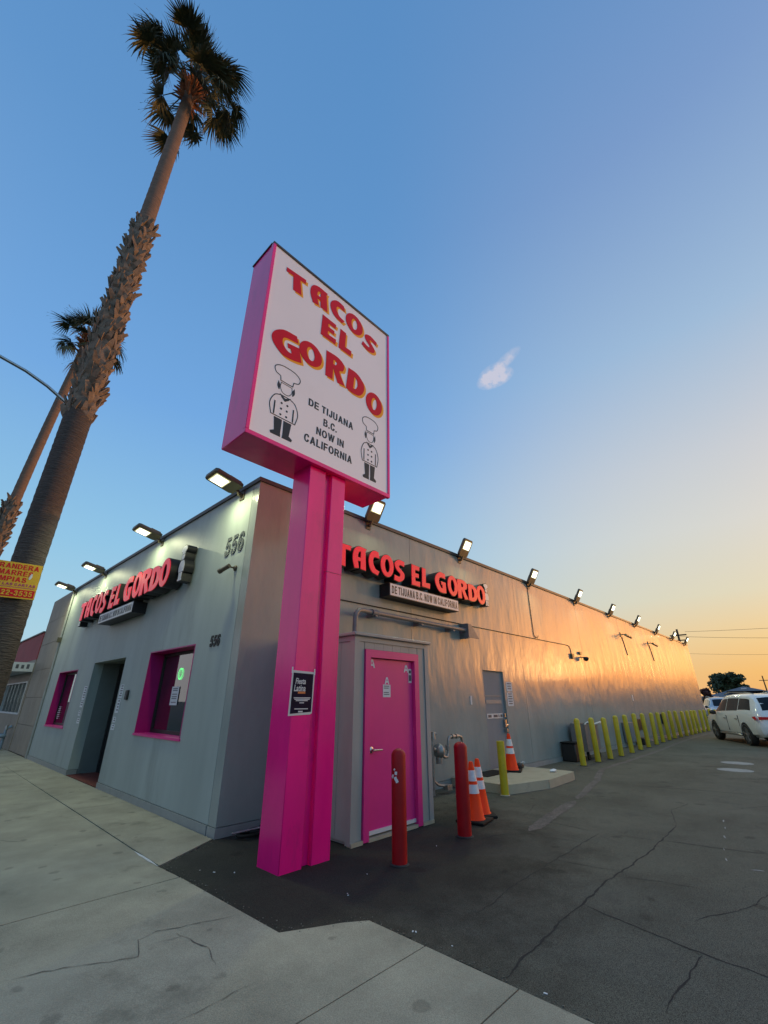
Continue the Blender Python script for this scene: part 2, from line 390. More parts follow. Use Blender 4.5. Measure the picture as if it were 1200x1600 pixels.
# ------------------------------------------------------------------ builders
class MB:
    def __init__(self):
        self.bm = bmesh.new()
    def face(self, pts, smooth=False):
        vs_ = [self.bm.verts.new(p) for p in pts]
        f = self.bm.faces.new(vs_); f.smooth = smooth
        return f
    def box(self, lo, hi, mtx=None):
        x0, y0, z0 = lo; x1, y1, z1 = hi
        p = [Vector(q) for q in ((x0, y0, z0), (x1, y0, z0), (x1, y1, z0), (x0, y1, z0), (x0, y0, z1), (x1, y0, z1), (x1, y1, z1), (x0, y1, z1))]
        if mtx: p = [mtx @ q for q in p]
        v = [self.bm.verts.new(q) for q in p]
        for f in ((0, 3, 2, 1), (4, 5, 6, 7), (0, 1, 5, 4), (1, 2, 6, 5), (2, 3, 7, 6), (3, 0, 4, 7)):
            self.bm.faces.new([v[i] for i in f])
        return self
    def bevel(self, w, seg=1):
        bmesh.ops.bevel(self.bm, geom=list(self.bm.edges), offset=w, segments=seg, affect='EDGES', profile=.5)
        return self
    def prism(self, poly, z0, z1, mtx=None):
        """polygon in XY extruded from z0 to z1"""
        a = [Vector((x, y, z0)) for x, y in poly]; b = [Vector((x, y, z1)) for x, y in poly]
        if mtx: a = [mtx @ q for q in a]; b = [mtx @ q for q in b]
        va = [self.bm.verts.new(q) for q in a]; vb = [self.bm.verts.new(q) for q in b]
        n = len(poly)
        self.bm.faces.new(list(reversed(va))); self.bm.faces.new(vb)
        for i in range(n):
            j = (i + 1) % n
            self.bm.faces.new((va[i], va[j], vb[j], vb[i]))
        return self
    def tube(self, path, r, seg=10, cap=True):
        path = [Vector(p) for p in path]
        rs = r if isinstance(r, (list, tuple)) else [r] * len(path)
        rings = []
        up = Vector((0, 0, 1))
        prev = None
        for i, p in enumerate(path):
            d = (path[min(i + 1, len(path) - 1)] - path[max(i - 1, 0)]).normalized()
            if prev is None:
                a = up if abs(d.z) < .9 else Vector((1, 0, 0))
                u = d.cross(a).normalized()
            else:
                u = (prev - d * prev.dot(d)).normalized()
            prev = u
            w = d.cross(u)
            rings.append([self.bm.verts.new(p + (u * math.cos(t) + w * math.sin(t)) * rs[i]) for t in [2 * math.pi * k / seg for k in range(seg)]])
        for a, b in zip(rings, rings[1:]):
            for k in range(seg):
                f = self.bm.faces.new((a[k], a[(k + 1) % seg], b[(k + 1) % seg], b[k])); f.smooth = True
        if cap:
            self.bm.faces.new(list(reversed(rings[0]))); self.bm.faces.new(rings[-1])
        return self
    def lathe(self, prof, seg=20, centre=(0, 0, 0), axis='Z'):
        c = Vector(centre)
        def pos(r, h, t):
            if axis == 'Z': return c + Vector((r * math.cos(t), r * math.sin(t), h))
            if axis == 'Y': return c + Vector((r * math.cos(t), h, r * math.sin(t)))
            return c + Vector((h, r * math.cos(t), r * math.sin(t)))
        rings = [[self.bm.verts.new(pos(max(r, 1e-4), h, 2 * math.pi * k / seg)) for k in range(seg)] for r, h in prof]
        for a, b in zip(rings, rings[1:]):
            for k in range(seg):
                f = self.bm.faces.new((a[k], a[(k + 1) % seg], b[(k + 1) % seg], b[k])); f.smooth = True
        self.bm.faces.new(list(reversed(rings[0]))); self.bm.faces.new(rings[-1])
        return self
    def mesh(self, name):
        bmesh.ops.recalc_face_normals(self.bm, faces=self.bm.faces)
        me = bpy.data.meshes.new(name)
        self.bm.to_mesh(me); self.bm.free()
        return me

def link(name, data, m=None, parent=None, sharp=True):
    me = data.mesh(name) if isinstance(data, MB) else data
    o = bpy.data.objects.new(name, me)
    if m is not None:
        me.materials.clear(); me.materials.append(m)
    C.objects.link(o)
    if sharp and hasattr(me, 'set_sharp_from_angle'):
        try: me.set_sharp_from_angle(angle=R(38))
        except Exception: pass
    if parent is not None:
        o.parent = parent
        o.matrix_parent_inverse = basis(parent).inverted()
    return o
def basis(o):
    b = o.matrix_basis.copy()
    if o.parent is not None:
        b = basis(o.parent) @ o.matrix_parent_inverse @ b
    return b
def tag(o, label, cat, group=None):
    o['label'] = label; o['category'] = cat
    if group: o['group'] = group
    return o
def thing(name, label, cat, loc, group=None, rotz=0):
    o = bpy.data.objects.new(name, None)
    o.empty_display_size = .2
    o.location = loc; o.rotation_euler = (0, 0, rotz)
    C.objects.link(o)
    return tag(o, label, cat, group)
def structure(o):
    o['kind'] = 'structure'; return o
def stuff(o):
    o['kind'] = 'stuff'; return o
def dup(root, loc, rotz, label, group=None):
    r = root.copy(); C.objects.link(r)
    r.location = loc; r.rotation_euler = (0, 0, rotz); r['label'] = label
    if group: r['group'] = group
    def rec(src, dst):
        for ch in list(src.children):
            c = ch.copy(); C.objects.link(c); c.parent = dst
            rec(ch, c)
    rec(root, r)
    return r

def contour(pts, n=6):
    out = []
    N = len(pts)
    P = [Vector(p[:2]) for p in pts]; S = [len(p) > 2 for p in pts]
    for i in range(N):
        j = (i + 1) % N
        out.append(P[i])
        if S[i] or S[j]:
            ta = (P[j] - P[i - 1]) * .5 if S[i] else (P[j] - P[i])
            tb = (P[(j + 1) % N] - P[i]) * .5 if S[j] else (P[j] - P[i])
            for k in range(1, n):
                t = k / n
                out.append(P[i] * (2*t**3 - 3*t**2 + 1) + ta * (t**3 - 2*t**2 + t) + P[j] * (-2*t**3 + 3*t**2) + tb * (t**3 - t**2))
    return [(v.x, v.y) for v in out]
def ell(cx, cy, rx, ry, tilt=0, n=28):
    ca, sa = math.cos(R(tilt)), math.sin(R(tilt))
    return [(cx + rx * math.cos(t) * ca - ry * math.sin(t) * sa, cy + rx * math.cos(t) * sa + ry * math.sin(t) * ca) for t in [2 * math.pi * k / n for k in range(n)]]
GL = {
 'T': [contour([(0, .80), (.02, 1), (1, .99), (.97, .78), (.68, .79), (.70, 0), (.30, .02), (.35, .79)])],
 'A': [contour([(.14, 0), (0, .42, 1), (.10, .82, 1), (.42, 1, 1), (.97, .97), (.90, .86), (.95, 0), (.58, .02), (.58, .36), (.36, .36), (.44, .04)]),
       contour([(.36, .51), (.58, .51), (.58, .80), (.44, .77, 1), (.37, .64, 1)])],
 'C': [contour([(.90, .99), (.45, 1, 1), (.09, .76, 1), (.02, .44, 1), (.28, .10, 1), (.84, 0), (.99, .17), (.62, .25, 1), (.40, .5, 1), (.5, .73, 1), (.99, .74)])],
 'O': [ell(.5, .5, .5, .5), list(reversed(ell(.5, .5, .19, .31, 6)))],
 'S': [contour([(.96, .98), (.42, 1, 1), (.08, .80, 1), (.18, .55, 1), (.52, .39, 1), (.56, .28, 1), (.42, .215, 1), (.04, .25), (0, .03), (.5, 0, 1), (.90, .18, 1), (.92, .42, 1), (.52, .62, 1), (.44, .71, 1), (.56, .785, 1), (.94, .76)])],
 'E': [[(.04, 1), (.95, .97), (.92, .78), (.42, .79), (.42, .6), (.86, .6), (.84, .42), (.42, .42), (.42, .21), (1, .23), (.97, 0), (0, .01)]],
 'L': [[(.08, 1), (.50, .98), (.46, .24), (1, .25), (.96, 0), (0, .01)]],
 'G': [contour([(.93, .98), (.45, 1, 1), (.08, .76, 1), (.01, .43, 1), (.28, .07, 1), (.66, 0, 1), (1, .03), (.97, .54), (.56, .55), (.56, .40), (.67, .40), (.67, .20), (.5, .25, 1), (.35, .48, 1), (.46, .74, 1), (.96, .74)])],
 'R': [contour([(0, .98), (.58, 1, 1), (.93, .86, 1), (.90, .60, 1), (.70, .47, 1), (1, .04), (.66, 0), (.40, .46), (.36, .46), (.36, .01), (.02, 0)]),
       contour([(.36, .62), (.36, .82), (.52, .81, 1), (.58, .72, 1), (.5, .62, 1)])],
 'D': [contour([(0, .98), (.5, 1, 1), (.92, .78, 1), (1, .46, 1), (.80, .12, 1), (.4, 0, 1), (0, .02)]),
       contour([(.36, .2), (.36, .8), (.55, .72, 1), (.63, .48, 1), (.54, .26, 1)])],
}
def shape_mesh(name, contours, depth, grow=0.):
    """outline(s) in XY -> solid mesh, z from 0 to depth"""
    cu = bpy.data.curves.new(name, 'CURVE')
    cu.dimensions = '2D'; cu.fill_mode = 'BOTH'; cu.extrude = depth / 2; cu.offset = grow
    for c in contours:
        sp = cu.splines.new('POLY'); sp.points.add(len(c) - 1); sp.use_cyclic_u = True
        for p, (x, y) in zip(sp.points, c): p.co = (x, y, 0, 1)
    o = bpy.data.objects.new(name, cu)
    C.objects.link(o)
    me = bpy.data.meshes.new_from_object(o)
    bpy.data.objects.remove(o); bpy.data.curves.remove(cu)
    me.transform(Matrix.Translation((0, 0, depth / 2)))
    return me
def grown(cs, g):
    """grow (outer) / shrink (holes) outlines by g"""
    out = []
    for k, c in enumerate(cs):
        ar = sum(c[i - 1][0] * c[i][1] - c[i][0] * c[i - 1][1] for i in range(len(c)))
        s = 1 if ar > 0 else -1
        if k > 0: s = -s
        r = []
        n = len(c)
        for i in range(n):
            a, b, d = Vector(c[i - 1]), Vector(c[i]), Vector(c[(i + 1) % n])
            e1 = (b - a); e2 = (d - b)
            if e1.length < 1e-7 or e2.length < 1e-7: r.append((b.x, b.y)); continue
            n1 = Vector((e1.y, -e1.x)).normalized(); n2 = Vector((e2.y, -e2.x)).normalized()
            m_ = n1 + n2
            m_ = m_ / max(m_.length_squared, .5) * 2 * .5 * 1.0
            q = b + m_ * (g * s) * 1.0
            r.append((q.x, q.y))
        out.append(r)
    return out
def place(cs, x, z, w, h, rot=0):
    ca, sa = math.cos(R(rot)), math.sin(R(rot))
    cx, cz = x + w / 2, z + h / 2
    out = []
    for c in cs:
        r = []
        for px, py in c:
            u, v = (px - .5) * w, (py - .5) * h
            r.append((cx + u * ca - v * sa, cz + u * sa + v * ca))
        out.append(r)
    return out
BF = {
 'D': (.70, [contour([(0, 0), (.30, 0), (.56, .10, 1), (.70, .50, 1), (.56, .90, 1), (.30, 1), (0, 1)]), contour([(.20, .17), (.20, .83), (.30, .83), (.44, .75, 1), (.49, .5, 1), (.44, .25, 1), (.30, .17)])]),
 'E': (.62, [[(0, 0), (.62, 0), (.62, .17), (.2, .17), (.2, .42), (.58, .42), (.58, .59), (.2, .59), (.2, .83), (.61, .83), (.61, 1), (0, 1)]]),
 'T': (.62, [[(.21, 0), (.41, 0), (.41, .83), (.62, .83), (.62, 1), (0, 1), (0, .83), (.21, .83)]]),
 'I': (.20, [[(0, 0), (.2, 0), (.2, 1), (0, 1)]]),
 'J': (.50, [contour([(.30, 1), (.30, .34), (.30, .22, 1), (.27, .15, 1), (.21, .18, 1), (.18, .33), (0, .30), (.06, .06, 1), (.25, -.02, 1), (.44, .08, 1), (.50, .32), (.50, 1)])]),
 'U': (.66, [contour([(0, 1), (0, .36), (.08, .08, 1), (.33, -.02, 1), (.58, .08, 1), (.66, .36), (.66, 1), (.46, 1), (.46, .36), (.43, .19, 1), (.33, .15, 1), (.23, .19, 1), (.2, .36), (.2, 1)])]),
 'A': (.74, [[(0, 0), (.21, 0), (.28, .23), (.46, .23), (.53, 0), (.74, 0), (.47, 1), (.27, 1)], [(.325, .39), (.37, .74), (.415, .39)]]),
 'N': (.66, [[(0, 0), (.19, 0), (.19, .66), (.46, 0), (.66, 0), (.66, 1), (.47, 1), (.47, .36), (.20, 1), (0, 1)]]),
 'B': (.66, [contour([(0, 0), (.36, 0), (.58, .06, 1), (.66, .28, 1), (.60, .46, 1), (.50, .53), (.58, .62, 1), (.62, .76, 1), (.54, .95, 1), (.34, 1), (0, 1)]), contour([(.2, .16), (.2, .44), (.34, .44), (.45, .38, 1), (.45, .22, 1), (.34, .16)]), contour([(.2, .59), (.2, .84), (.32, .84), (.41, .78, 1), (.41, .65, 1), (.32, .59)])]),
 'C': (.68, [contour([(.68, .33), (.48, .38), (.43, .21, 1), (.35, .15, 1), (.24, .23, 1), (.20, .5, 1), (.24, .77, 1), (.35, .85, 1), (.42, .80, 1), (.47, .66), (.67, .70), (.58, .94, 1), (.36, 1.02, 1), (.08, .86, 1), (0, .5, 1), (.08, .14, 1), (.36, -.02, 1), (.58, .08, 1)])]),
 '.': (.20, [[(0, 0), (.2, 0), (.2, .2), (0, .2)]]),
 'O': (.76, [ell(.38, .5, .38, .52), list(reversed(ell(.38, .5, .175, .35)))]),
 'W': (1.0, [[(.2, 0), (.40, 0), (.50, .62), (.60, 0), (.80, 0), (1, 1), (.80, 1), (.70, .36), (.60, 1), (.40, 1), (.30, .36), (.20, 1), (0, 1)]]),
 'L': (.58, [[(0, 0), (.58, 0), (.58, .17), (.2, .17), (.2, 1), (0, 1)]]),
 'F': (.58, [[(0, 0), (.2, 0), (.2, .42), (.53, .42), (.53, .59), (.2, .59), (.2, .83), (.58, .83), (.58, 1), (0, 1)]]),
 'R': (.72, [contour([(0, 0), (.2, 0), (.2, .40), (.26, .40), (.36, .34, 1), (.50, 0), (.74, 0), (.58, .32, 1), (.50, .42), (.62, .54, 1), (.66, .72, 1), (.60, .92, 1), (.40, 1), (0, 1)]), contour([(.2, .57), (.2, .83), (.38, .83), (.46, .78, 1), (.46, .62, 1), (.38, .57)])]),
 'S': (.62, [contour([(0, .32), (.08, .06, 1), (.31, -.02, 1), (.52, .04, 1), (.62, .24, 1), (.60, .44, 1), (.42, .61, 1), (.26, .69, 1), (.22, .79, 1), (.30, .86, 1), (.37, .82, 1), (.40, .70), (.60, .72), (.54, .94, 1), (.31, 1.02, 1), (.10, .94, 1), (.03, .74, 1), (.08, .54, 1), (.28, .40, 1), (.42, .30, 1), (.43, .19, 1), (.32, .14, 1), (.23, .19, 1), (.19, .34)])]),
 'M': (.80, [[(0, 0), (.18, 0), (.18, .74), (.32, 0), (.48, 0), (.62, .74), (.62, 0), (.8, 0), (.8, 1), (.53, 1), (.40, .36), (.27, 1), (0, 1)]]),
 'P': (.64, [contour([(0, 0), (.2, 0), (.2, .37), (.36, .37), (.58, .46, 1), (.64, .69, 1), (.58, .91, 1), (.36, 1), (0, 1)]), contour([(.2, .54), (.2, .83), (.36, .83), (.44, .76, 1), (.44, .61, 1), (.36, .54)])]),
 '5': (.60, [contour([(0, .27), (.08, .05, 1), (.30, -.02, 1), (.50, .08, 1), (.59, .34, 1), (.53, .58, 1), (.36, .68, 1), (.24, .65), (.27, .83), (.55, .83), (.55, 1), (.13, 1), (.03, .47), (.19, .45), (.29, .52, 1), (.37, .47, 1), (.40, .34, 1), (.38, .20, 1), (.30, .14, 1), (.23, .17, 1), (.19, .29)])]),
 '6': (.60, [contour([(.56, .76), (.49, .95, 1), (.31, 1.02, 1), (.08, .90, 1), (0, .48, 1), (.08, .10, 1), (.31, -.02, 1), (.51, .08, 1), (.59, .33, 1), (.52, .56, 1), (.33, .66, 1), (.19, .58), (.22, .79, 1), (.29, .86, 1), (.34, .83, 1), (.37, .74)]), ell(.30, .32, .10, .17, 0, 14)]),
 '2': (.58, [contour([(0, 0), (.58, 0), (.58, .18), (.28, .18), (.44, .38, 1), (.56, .56, 1), (.57, .76, 1), (.49, .95, 1), (.30, 1.02, 1), (.08, .94, 1), (.02, .68), (.21, .66), (.24, .82, 1), (.30, .86, 1), (.37, .80, 1), (.36, .66, 1), (.20, .42, 1)])]),
 '3': (.58, [contour([(0, .27), (.08, .06, 1), (.30, -.02, 1), (.50, .05, 1), (.58, .24, 1), (.56, .42, 1), (.44, .53), (.52, .60, 1), (.55, .76, 1), (.48, .95, 1), (.30, 1.02, 1), (.09, .95, 1), (.02, .75), (.20, .72), (.23, .82, 1), (.29, .86, 1), (.34, .82, 1), (.36, .72, 1), (.33, .62, 1), (.24, .60), (.24, .45), (.35, .42, 1), (.39, .32, 1), (.38, .20, 1), (.30, .14, 1), (.23, .18, 1), (.19, .30)])]),
 '-': (.34, [[(0, .3), (.34, .3), (.34, .48), (0, .48)]]),
}
BF['9'] = (.60, [[(.60 - x, 1 - y) for x, y in c] for c in BF['6'][1]])
def sans(txt, x, z, h, width=None, gap=.13, slant=0.):
    cs = []; u = 0
    for ch in txt:
        if ch == ' ': u += .30; continue
        w, gl = BF[ch]
        for c in gl: cs.append([(u + px + slant * py, py) for px, py in c])
        u += w + gap
    u -= gap
    k = (width / u) if width else h
    return [[(x + px * k, z + py * h) for px, py in c] for c in cs]
def sans_part(parent, txt, x, z, h, width, mtx, m, depth=.002, name='lettering', slant=0., gap=.13):
    me = shape_mesh(name, sans(txt, x, z, h, width, gap, slant), depth); me.transform(mtx)
    return link(name, me, m, parent, sharp=False)
FS = Matrix(((1, 0, 0, 0), (0, 0, -1, 0), (0, 1, 0, 0), (0, 0, 0, 1)))        # drawing -> plane facing -Y (x->X, y->Z)
FF = Matrix(((0, 0, -1, 0), (-1, 0, 0, 0), (0, 1, 0, 0), (0, 0, 0, 1)))       # drawing -> plane facing -X (x->-Y, y->Z)
def text_mesh(body, size, depth=.002, bold=0., width=None, align='LEFT', shear=0.):
    cu = bpy.data.curves.new('lettering', 'FONT')
    cu.body = body; cu.size = size; cu.extrude = depth / 2; cu.offset = bold; cu.align_x = align; cu.shear = shear
    cu.resolution_u = 2
    o = bpy.data.objects.new('lettering', cu)
    C.objects.link(o)
    me = bpy.data.meshes.new_from_object(o)
    bpy.data.objects.remove(o); bpy.data.curves.remove(cu)
    if width:
        xs = [v.co.x for v in me.vertices]
        w = max(xs) - min(xs)
        x0 = min(xs) if align == 'LEFT' else (0 if align == 'CENTER' else max(xs))
        for v in me.vertices: v.co.x = (v.co.x - x0) * width / w
    return me
def text(parent, body, pos, size, face, m, bold=0., width=None, align='LEFT', name='lettering', depth=.002, shear=0.):
    me = text_mesh(body, size, depth, bold, width, align, shear)
    me.transform(Matrix.Translation(pos) @ face)
    return link(name, me, m, parent, sharp=False)

# ------------------------------------------------------------------ setting: ground, street, pavement, lot
XF, YS, HW, XE = 3.13, 5.78, 4.80, 34.6        # shop front plane, side wall plane, wall height, far end
b = MB(); b.face([(-900, -900, -.16), (1500, -900, -.16), (1500, 900, -.16), (-900, 900, -.16)])
structure(link('ground', b, M['ground']))
b = MB(); b.box((-13, -80, -.3), (-.62, 90, -.125))
structure(link('street', b, M['asphalt']))
b = MB(); b.box((-.62, -60, -.3), (-.45, 80, -.002))
structure(link('kerb', b, M['step']))
# asphalt lot: one sheet with a ragged edge against the pavement
def ragged(pts, step=.05, j=.010):
    out = []
    for a, c in zip(pts, pts[1:]):
        a, c = Vector(a), Vector(c)
        n = max(1, int((c - a).length / step))
        for k in range(n):
            p = a.lerp(c, k / n)
            out.append((p.x + rnd.uniform(-j, j), p.y + rnd.uniform(-j, j)))
    return out + [tuple(pts[-1])]
edge = [(2.955, -60)]
y = -8.
while y < 2.93:
    edge.append((2.955 + rnd.uniform(-.012, .012), y)); y += rnd.uniform(.06, .16)
patch_edge = [(2.96, 2.955), (2.88, 3.02), (2.79, 3.085), (2.70, 3.12), (2.58, 3.19), (2.47, 3.255), (2.385, 3.30)]
y = 3.34
while y < 5.2:
    patch_edge.append((2.365 - (y - 3.3) * .02 + rnd.uniform(-.012, .012), y)); y += rnd.uniform(.07, .15)
patch_edge += [(2.312, 5.285), (2.55, 5.41), (2.85, 5.58), (3.10, 5.765)]
patch_edge = ragged(patch_edge)
lot = edge + patch_edge + [(3.10, 5.95), (36, 5.95), (36, 60), (200, 60), (200, -60)]
b = MB(); b.prism(lot, -.20, -.010)
structure(link('parking_lot', b, M['asphalt']))
# pavement: dark bedding with the slabs on it
sw = bpy.data.objects.new('sidewalk', None); C.objects.link(sw); structure(sw)
b = MB(); b.prism([(-.45, -60), (2.95, -60), (2.95, 2.95), (2.79, 3.08), (2.38, 3.28), (2.31, 5.28), (XF, 5.78), (XF, 60), (-.45, 60)], -.2, -.016)
link('bedding', b, M['joint'], sw)
G_ = .005
def slab(poly):
    cx = sum(p[0] for p in poly) / len(poly); cy = sum(p[1] for p in poly) / len(poly)
    q = []
    n = len(poly)
    for i in range(n):
        a, p, d = Vector(poly[i - 1]), Vector(poly[i]), Vector(poly[(i + 1) % n])
        e1 = (p - a).normalized(); e2 = (d - p).normalized()
        m_ = Vector((-e1.y, e1.x)) + Vector((-e2.y, e2.x))
        m_ = m_ / max(m_.length_squared, .6) * 2
        q.append((p.x + m_.x * G_, p.y + m_.y * G_))
    b = MB(); b.prism(q, -.05, rnd.uniform(-.0025, .0))
    return link('concrete_slab', b, M['concrete'], sw)
# strip beside the wall
ys = [5.28, 8.72, 12.58, 16.7, 20.2, 24, 28, 34]
for a, c in zip(ys, ys[1:]):
    if a == 5.28: slab([(2.312, 5.285), (3.105, 5.765), (XF - .004, 8.72), (2.36, 8.72)])
    else: slab([(2.36 + (a - 8.7) * .012, a), (XF - .004, a), (XF - .004, c), (2.36 + (c - 8.7) * .012, c)])
# main walking strip
xa = lambda y_: 2.305 + max(0, y_ - 5.28) * .014
ys = [2.42, 4.84, 8.5, 12.58, 16.7, 20.2, 24, 28, 34]
for a, c in zip(ys, ys[1:]):
    if a == 2.42:
        slab([(.4, 2.42), (2.945, 2.42), (2.945, 2.955), (2.87, 3.01), (2.78, 3.075), (2.58, 3.175), (2.375, 3.285), (2.335, 4.84), (.4, 4.84)])
    elif a == 4.84:
        slab([(.4, 4.84), (2.33, 4.84), (2.30, 5.28), (xa(8.5), 8.5), (.4, 8.5)])
    else:
        slab([(.4, a), (xa(a), a), (xa(c), c), (.4, c)])
    slab([(-.45, a), (.4, a), (.4, c), (-.45, c)])
# driveway apron in front of the camera
for a, c in zip([-8, -4.4, -1.9, .25, 1.74], [-4.4, -1.9, .25, 1.74, 2.42]):
    slab([(.4, a), (2.945, a), (2.945, c), (.4, c)])
    slab([(-.45, a), (.4, a), (.4, c), (-.45, c)])
def ribbon(name, pts, w, z, m, parent, jit=.02, wj=.5, step=.05, taper=True):
    P = []
    for a, c in zip(pts, pts[1:]):
        a, c = Vector(a), Vector(c)
        n = max(2, int((c - a).length / step))
        for k in range(n): P.append(a + (c - a) * (k / n))
    P.append(Vector(pts[-1]))
    b = MB(); L_ = []; Rr = []
    off = 0
    N = len(P)
    for i, p in enumerate(P):
        d = (P[min(i + 1, N - 1)] - P[max(i - 1, 0)]).normalized()
        nn = Vector((-d.y, d.x))
        off = off * .8 + rnd.uniform(-jit, jit)
        ww = w * (1 + rnd.uniform(-wj, wj)) * (min(1, i / 4, (N - 1 - i) / 4) * .9 + .1 if taper else 1)
        L_.append(b.bm.verts.new((*(p + nn * (off + ww / 2)), z))); Rr.append(b.bm.verts.new((*(p + nn * (off - ww / 2)), z)))
    for i in range(N - 1): b.bm.faces.new((L_[i], L_[i + 1], Rr[i + 1], Rr[i]))
    return link(name, b, m, parent)
lot_o = bpy.data.objects['parking_lot']
for pts, w in [([(3.0, 1.86), (4.33, 1.93), (6.74, 1.9), (7.7, 1.94)], .016), ([(6.74, 1.9), (6.98, .94), (7.1, -.6)], .014),
               ([(4.35, 1.92), (4.16, 1.18), (4.1, .78), (3.9, -.2)], .012), ([(3.6, 2.44), (4.3, 2.51), (6.6, 2.55)], .008),
               ([(6.6, 2.55), (6.72, 1.95)], .009), ([(6.67, 3.79), (6.6, 2.6)], .009), ([(7.7, 3.9), (6.67, 3.6)], .006),
               ([(5.3, 3.5), (5.75, 3.35)], .02), ([(9.2, 1.6), (10.8, .6)], .012), ([(12.6, 2.1), (13.4, 1.2)], .05), ([(14.4, 2.9), (15.1, 2.2)], .04),
               ([(5.2, 1.93), (5.4, 1.2)], .007), ([(3.2, .2), (4.6, .35), (6.2, .1)], .008), ([(10.5, 3.2), (10.9, 1.4)], .03), ([(4.6, 1.2), (5.3, .9), (6.2, .7), (7.0, .9)], .008), ([(3.3, 1.1), (4.1, 1.05), (4.16, 1.18)], .01), ([(5.2, 2.53), (5.35, 1.95)], .007), ([(7.0, .94), (8.4, 1.0), (9.6, .8)], .009), ([(7.7, 1.94), (8.6, 2.2), (9.4, 2.1)], .008), ([(4.5, .6), (4.3, 0), (4.7, -.6)], .007), ([(3.1, .6), (3.5, .55), (3.9, .7)], .006), ([(5.9, 3.1), (6.05, 2.55)], .007), ([(8.2, .2), (9.9, -.6)], .03)]:
    ribbon('crack', pts, w, -.0085, M['crack'], lot_o, jit=.012)
ribbon('faded_stripe', [(6.05, 3.22), (7.1, 3.36), (8.25, 3.52)], .17, -.0070, M['faded'], lot_o, jit=.008, wj=.15)
ribbon('faded_stripe', [(8.4, 3.53), (10.6, 3.98), (12.3, 4.45), (15.5, 4.5), (18.5, 4.6), (21.9, 4.8), (26, 4.9), (31, 4.9)], .13, -.0070, M['faded'], lot_o, jit=.012, wj=.2)
for a, c in [((8.42, 1.53), (8.25, 1.50)), ((8.0, 1.46), (7.86, 1.44)), ((7.5, 1.40), (7.36, 1.37)), ((6.9, 1.32), (6.8, 1.3)), ((6.5, 1.25), (6.40, 1.23))]:
    ribbon('paint_dash', [a, c], .035, -.0060, M['faded_white'], lot_o, jit=.004, step=.03)
ribbon('paint_dash', [(6.25, 1.02), (6.30, .92)], .05, -.0060, M['faded_white'], lot_o, jit=.006, step=.02)
# two worn white pads in the middle of the lot
for x_, y_, rx, ry in [(14.3, 2.1, .33, .36), (15.9, 2.25, .33, .36)]:
    b = MB(); b.face([(x_ + rx * math.cos(t) * rnd.uniform(.9, 1.05), y_ + ry * math.sin(t), -.0060) for t in [2 * math.pi * k / 24 for k in range(24)]])
    link('paint_pad', b, M['faded_white'], lot_o)
for pts, w in [([(.91, 3.96), (1.3, 3.82), (1.57, 3.66), (1.63, 3.9), (1.78, 3.95), (2.08, 3.83), (2.32, 3.75)], .0055), ([(1.86, 3.8), (1.93, 3.45), (1.85, 3.2)], .006),
               ([(1.7, 3.75), (1.9, 3.72)], .006), ([(.95, 2.95), (1.5, 2.86), (2.0, 2.9)], .003), ([(.98, 7.9), (1.6, 7.2)], .006), ([(2.32, 6.5), (3.1, 6.8)], .004)]:
    ribbon('crack', pts, w, .0016, M['crack_concrete'], sw, jit=.014, wj=.8)
ribbon('joint_sealant', [(2.298, 5.95), (2.296, 5.27)], .028, .003, M['whitep'], sw, jit=.002, wj=.1)
# litter on the asphalt and the pavement
b = MB()
for x_, y_ in [(3.15, 3.42), (3.17, 3.45), (2.75, 4.6), (2.62, 4.75), (2.55, 4.9), (4.75, 3.7), (3.05, 2.62), (3.06, 2.60), (3.08, 2.3), (3.6, 3.65), (3.02, 1.62)]:
    s = rnd.uniform(.005, .012); a = rnd.uniform(0, 3)
    b.box((-s, -s * .45, 0), (s, s * .45, .003), Matrix.Translation((x_, y_, -.0095)) @ Matrix.Rotation(a, 4, 'Z'))
stuff(link('litter', b, M['paper']))['label'] = 'tiny scraps of white litter scattered on the dark asphalt'

# loose grit lying along the edge of the concrete
b = MB()
ee = [(2.955, y_ * .1) for y_ in range(-20, 30)] + patch_edge
for _ in range(330):
    x_, y_ = ee[rnd.randrange(len(ee))]
    x_ += abs(rnd.gauss(0, .05)) - .012; y_ += rnd.uniform(-.06, .06)
    q = rnd.uniform(.002, .0055)
    b.box((-q, -q * .7, 0), (q, q * .7, q * .8), Matrix.Translation((x_, y_, -.0095 if x_ > 2.96 else -.004)) @ Matrix.Rotation(rnd.uniform(0, 3), 4, 'Z'))
stuff(link('grit', b, M['grit']))['label'] = 'loose grit along the worn edge between concrete and asphalt'
# ridge added out of frame at right to block sun from the lower wall
b = MB()
rows = []
n = 120
for i in range(n + 1):
    a = R(-100 + 96.5 * i / n)
    h = 7.8 + .25 * math.sin(i * .21) + .15 * math.sin(i * .9 + 1) + rnd.uniform(-.2, .2)
    if i > n - 6: h *= (n - i) / 6
    rows.append([b.bm.verts.new((d * math.cos(a), d * math.sin(a), z)) for d, z in ((190, -.3), (200, h * .7), (215, h), (260, h * .8), (300, -.3))])
for p, q in zip(rows, rows[1:]):
    for k in range(4): b.bm.faces.new((p[k], p[k + 1], q[k + 1], q[k])).smooth = True
structure(link('sun_blocker_ridge', b, M['sun_blocker']))

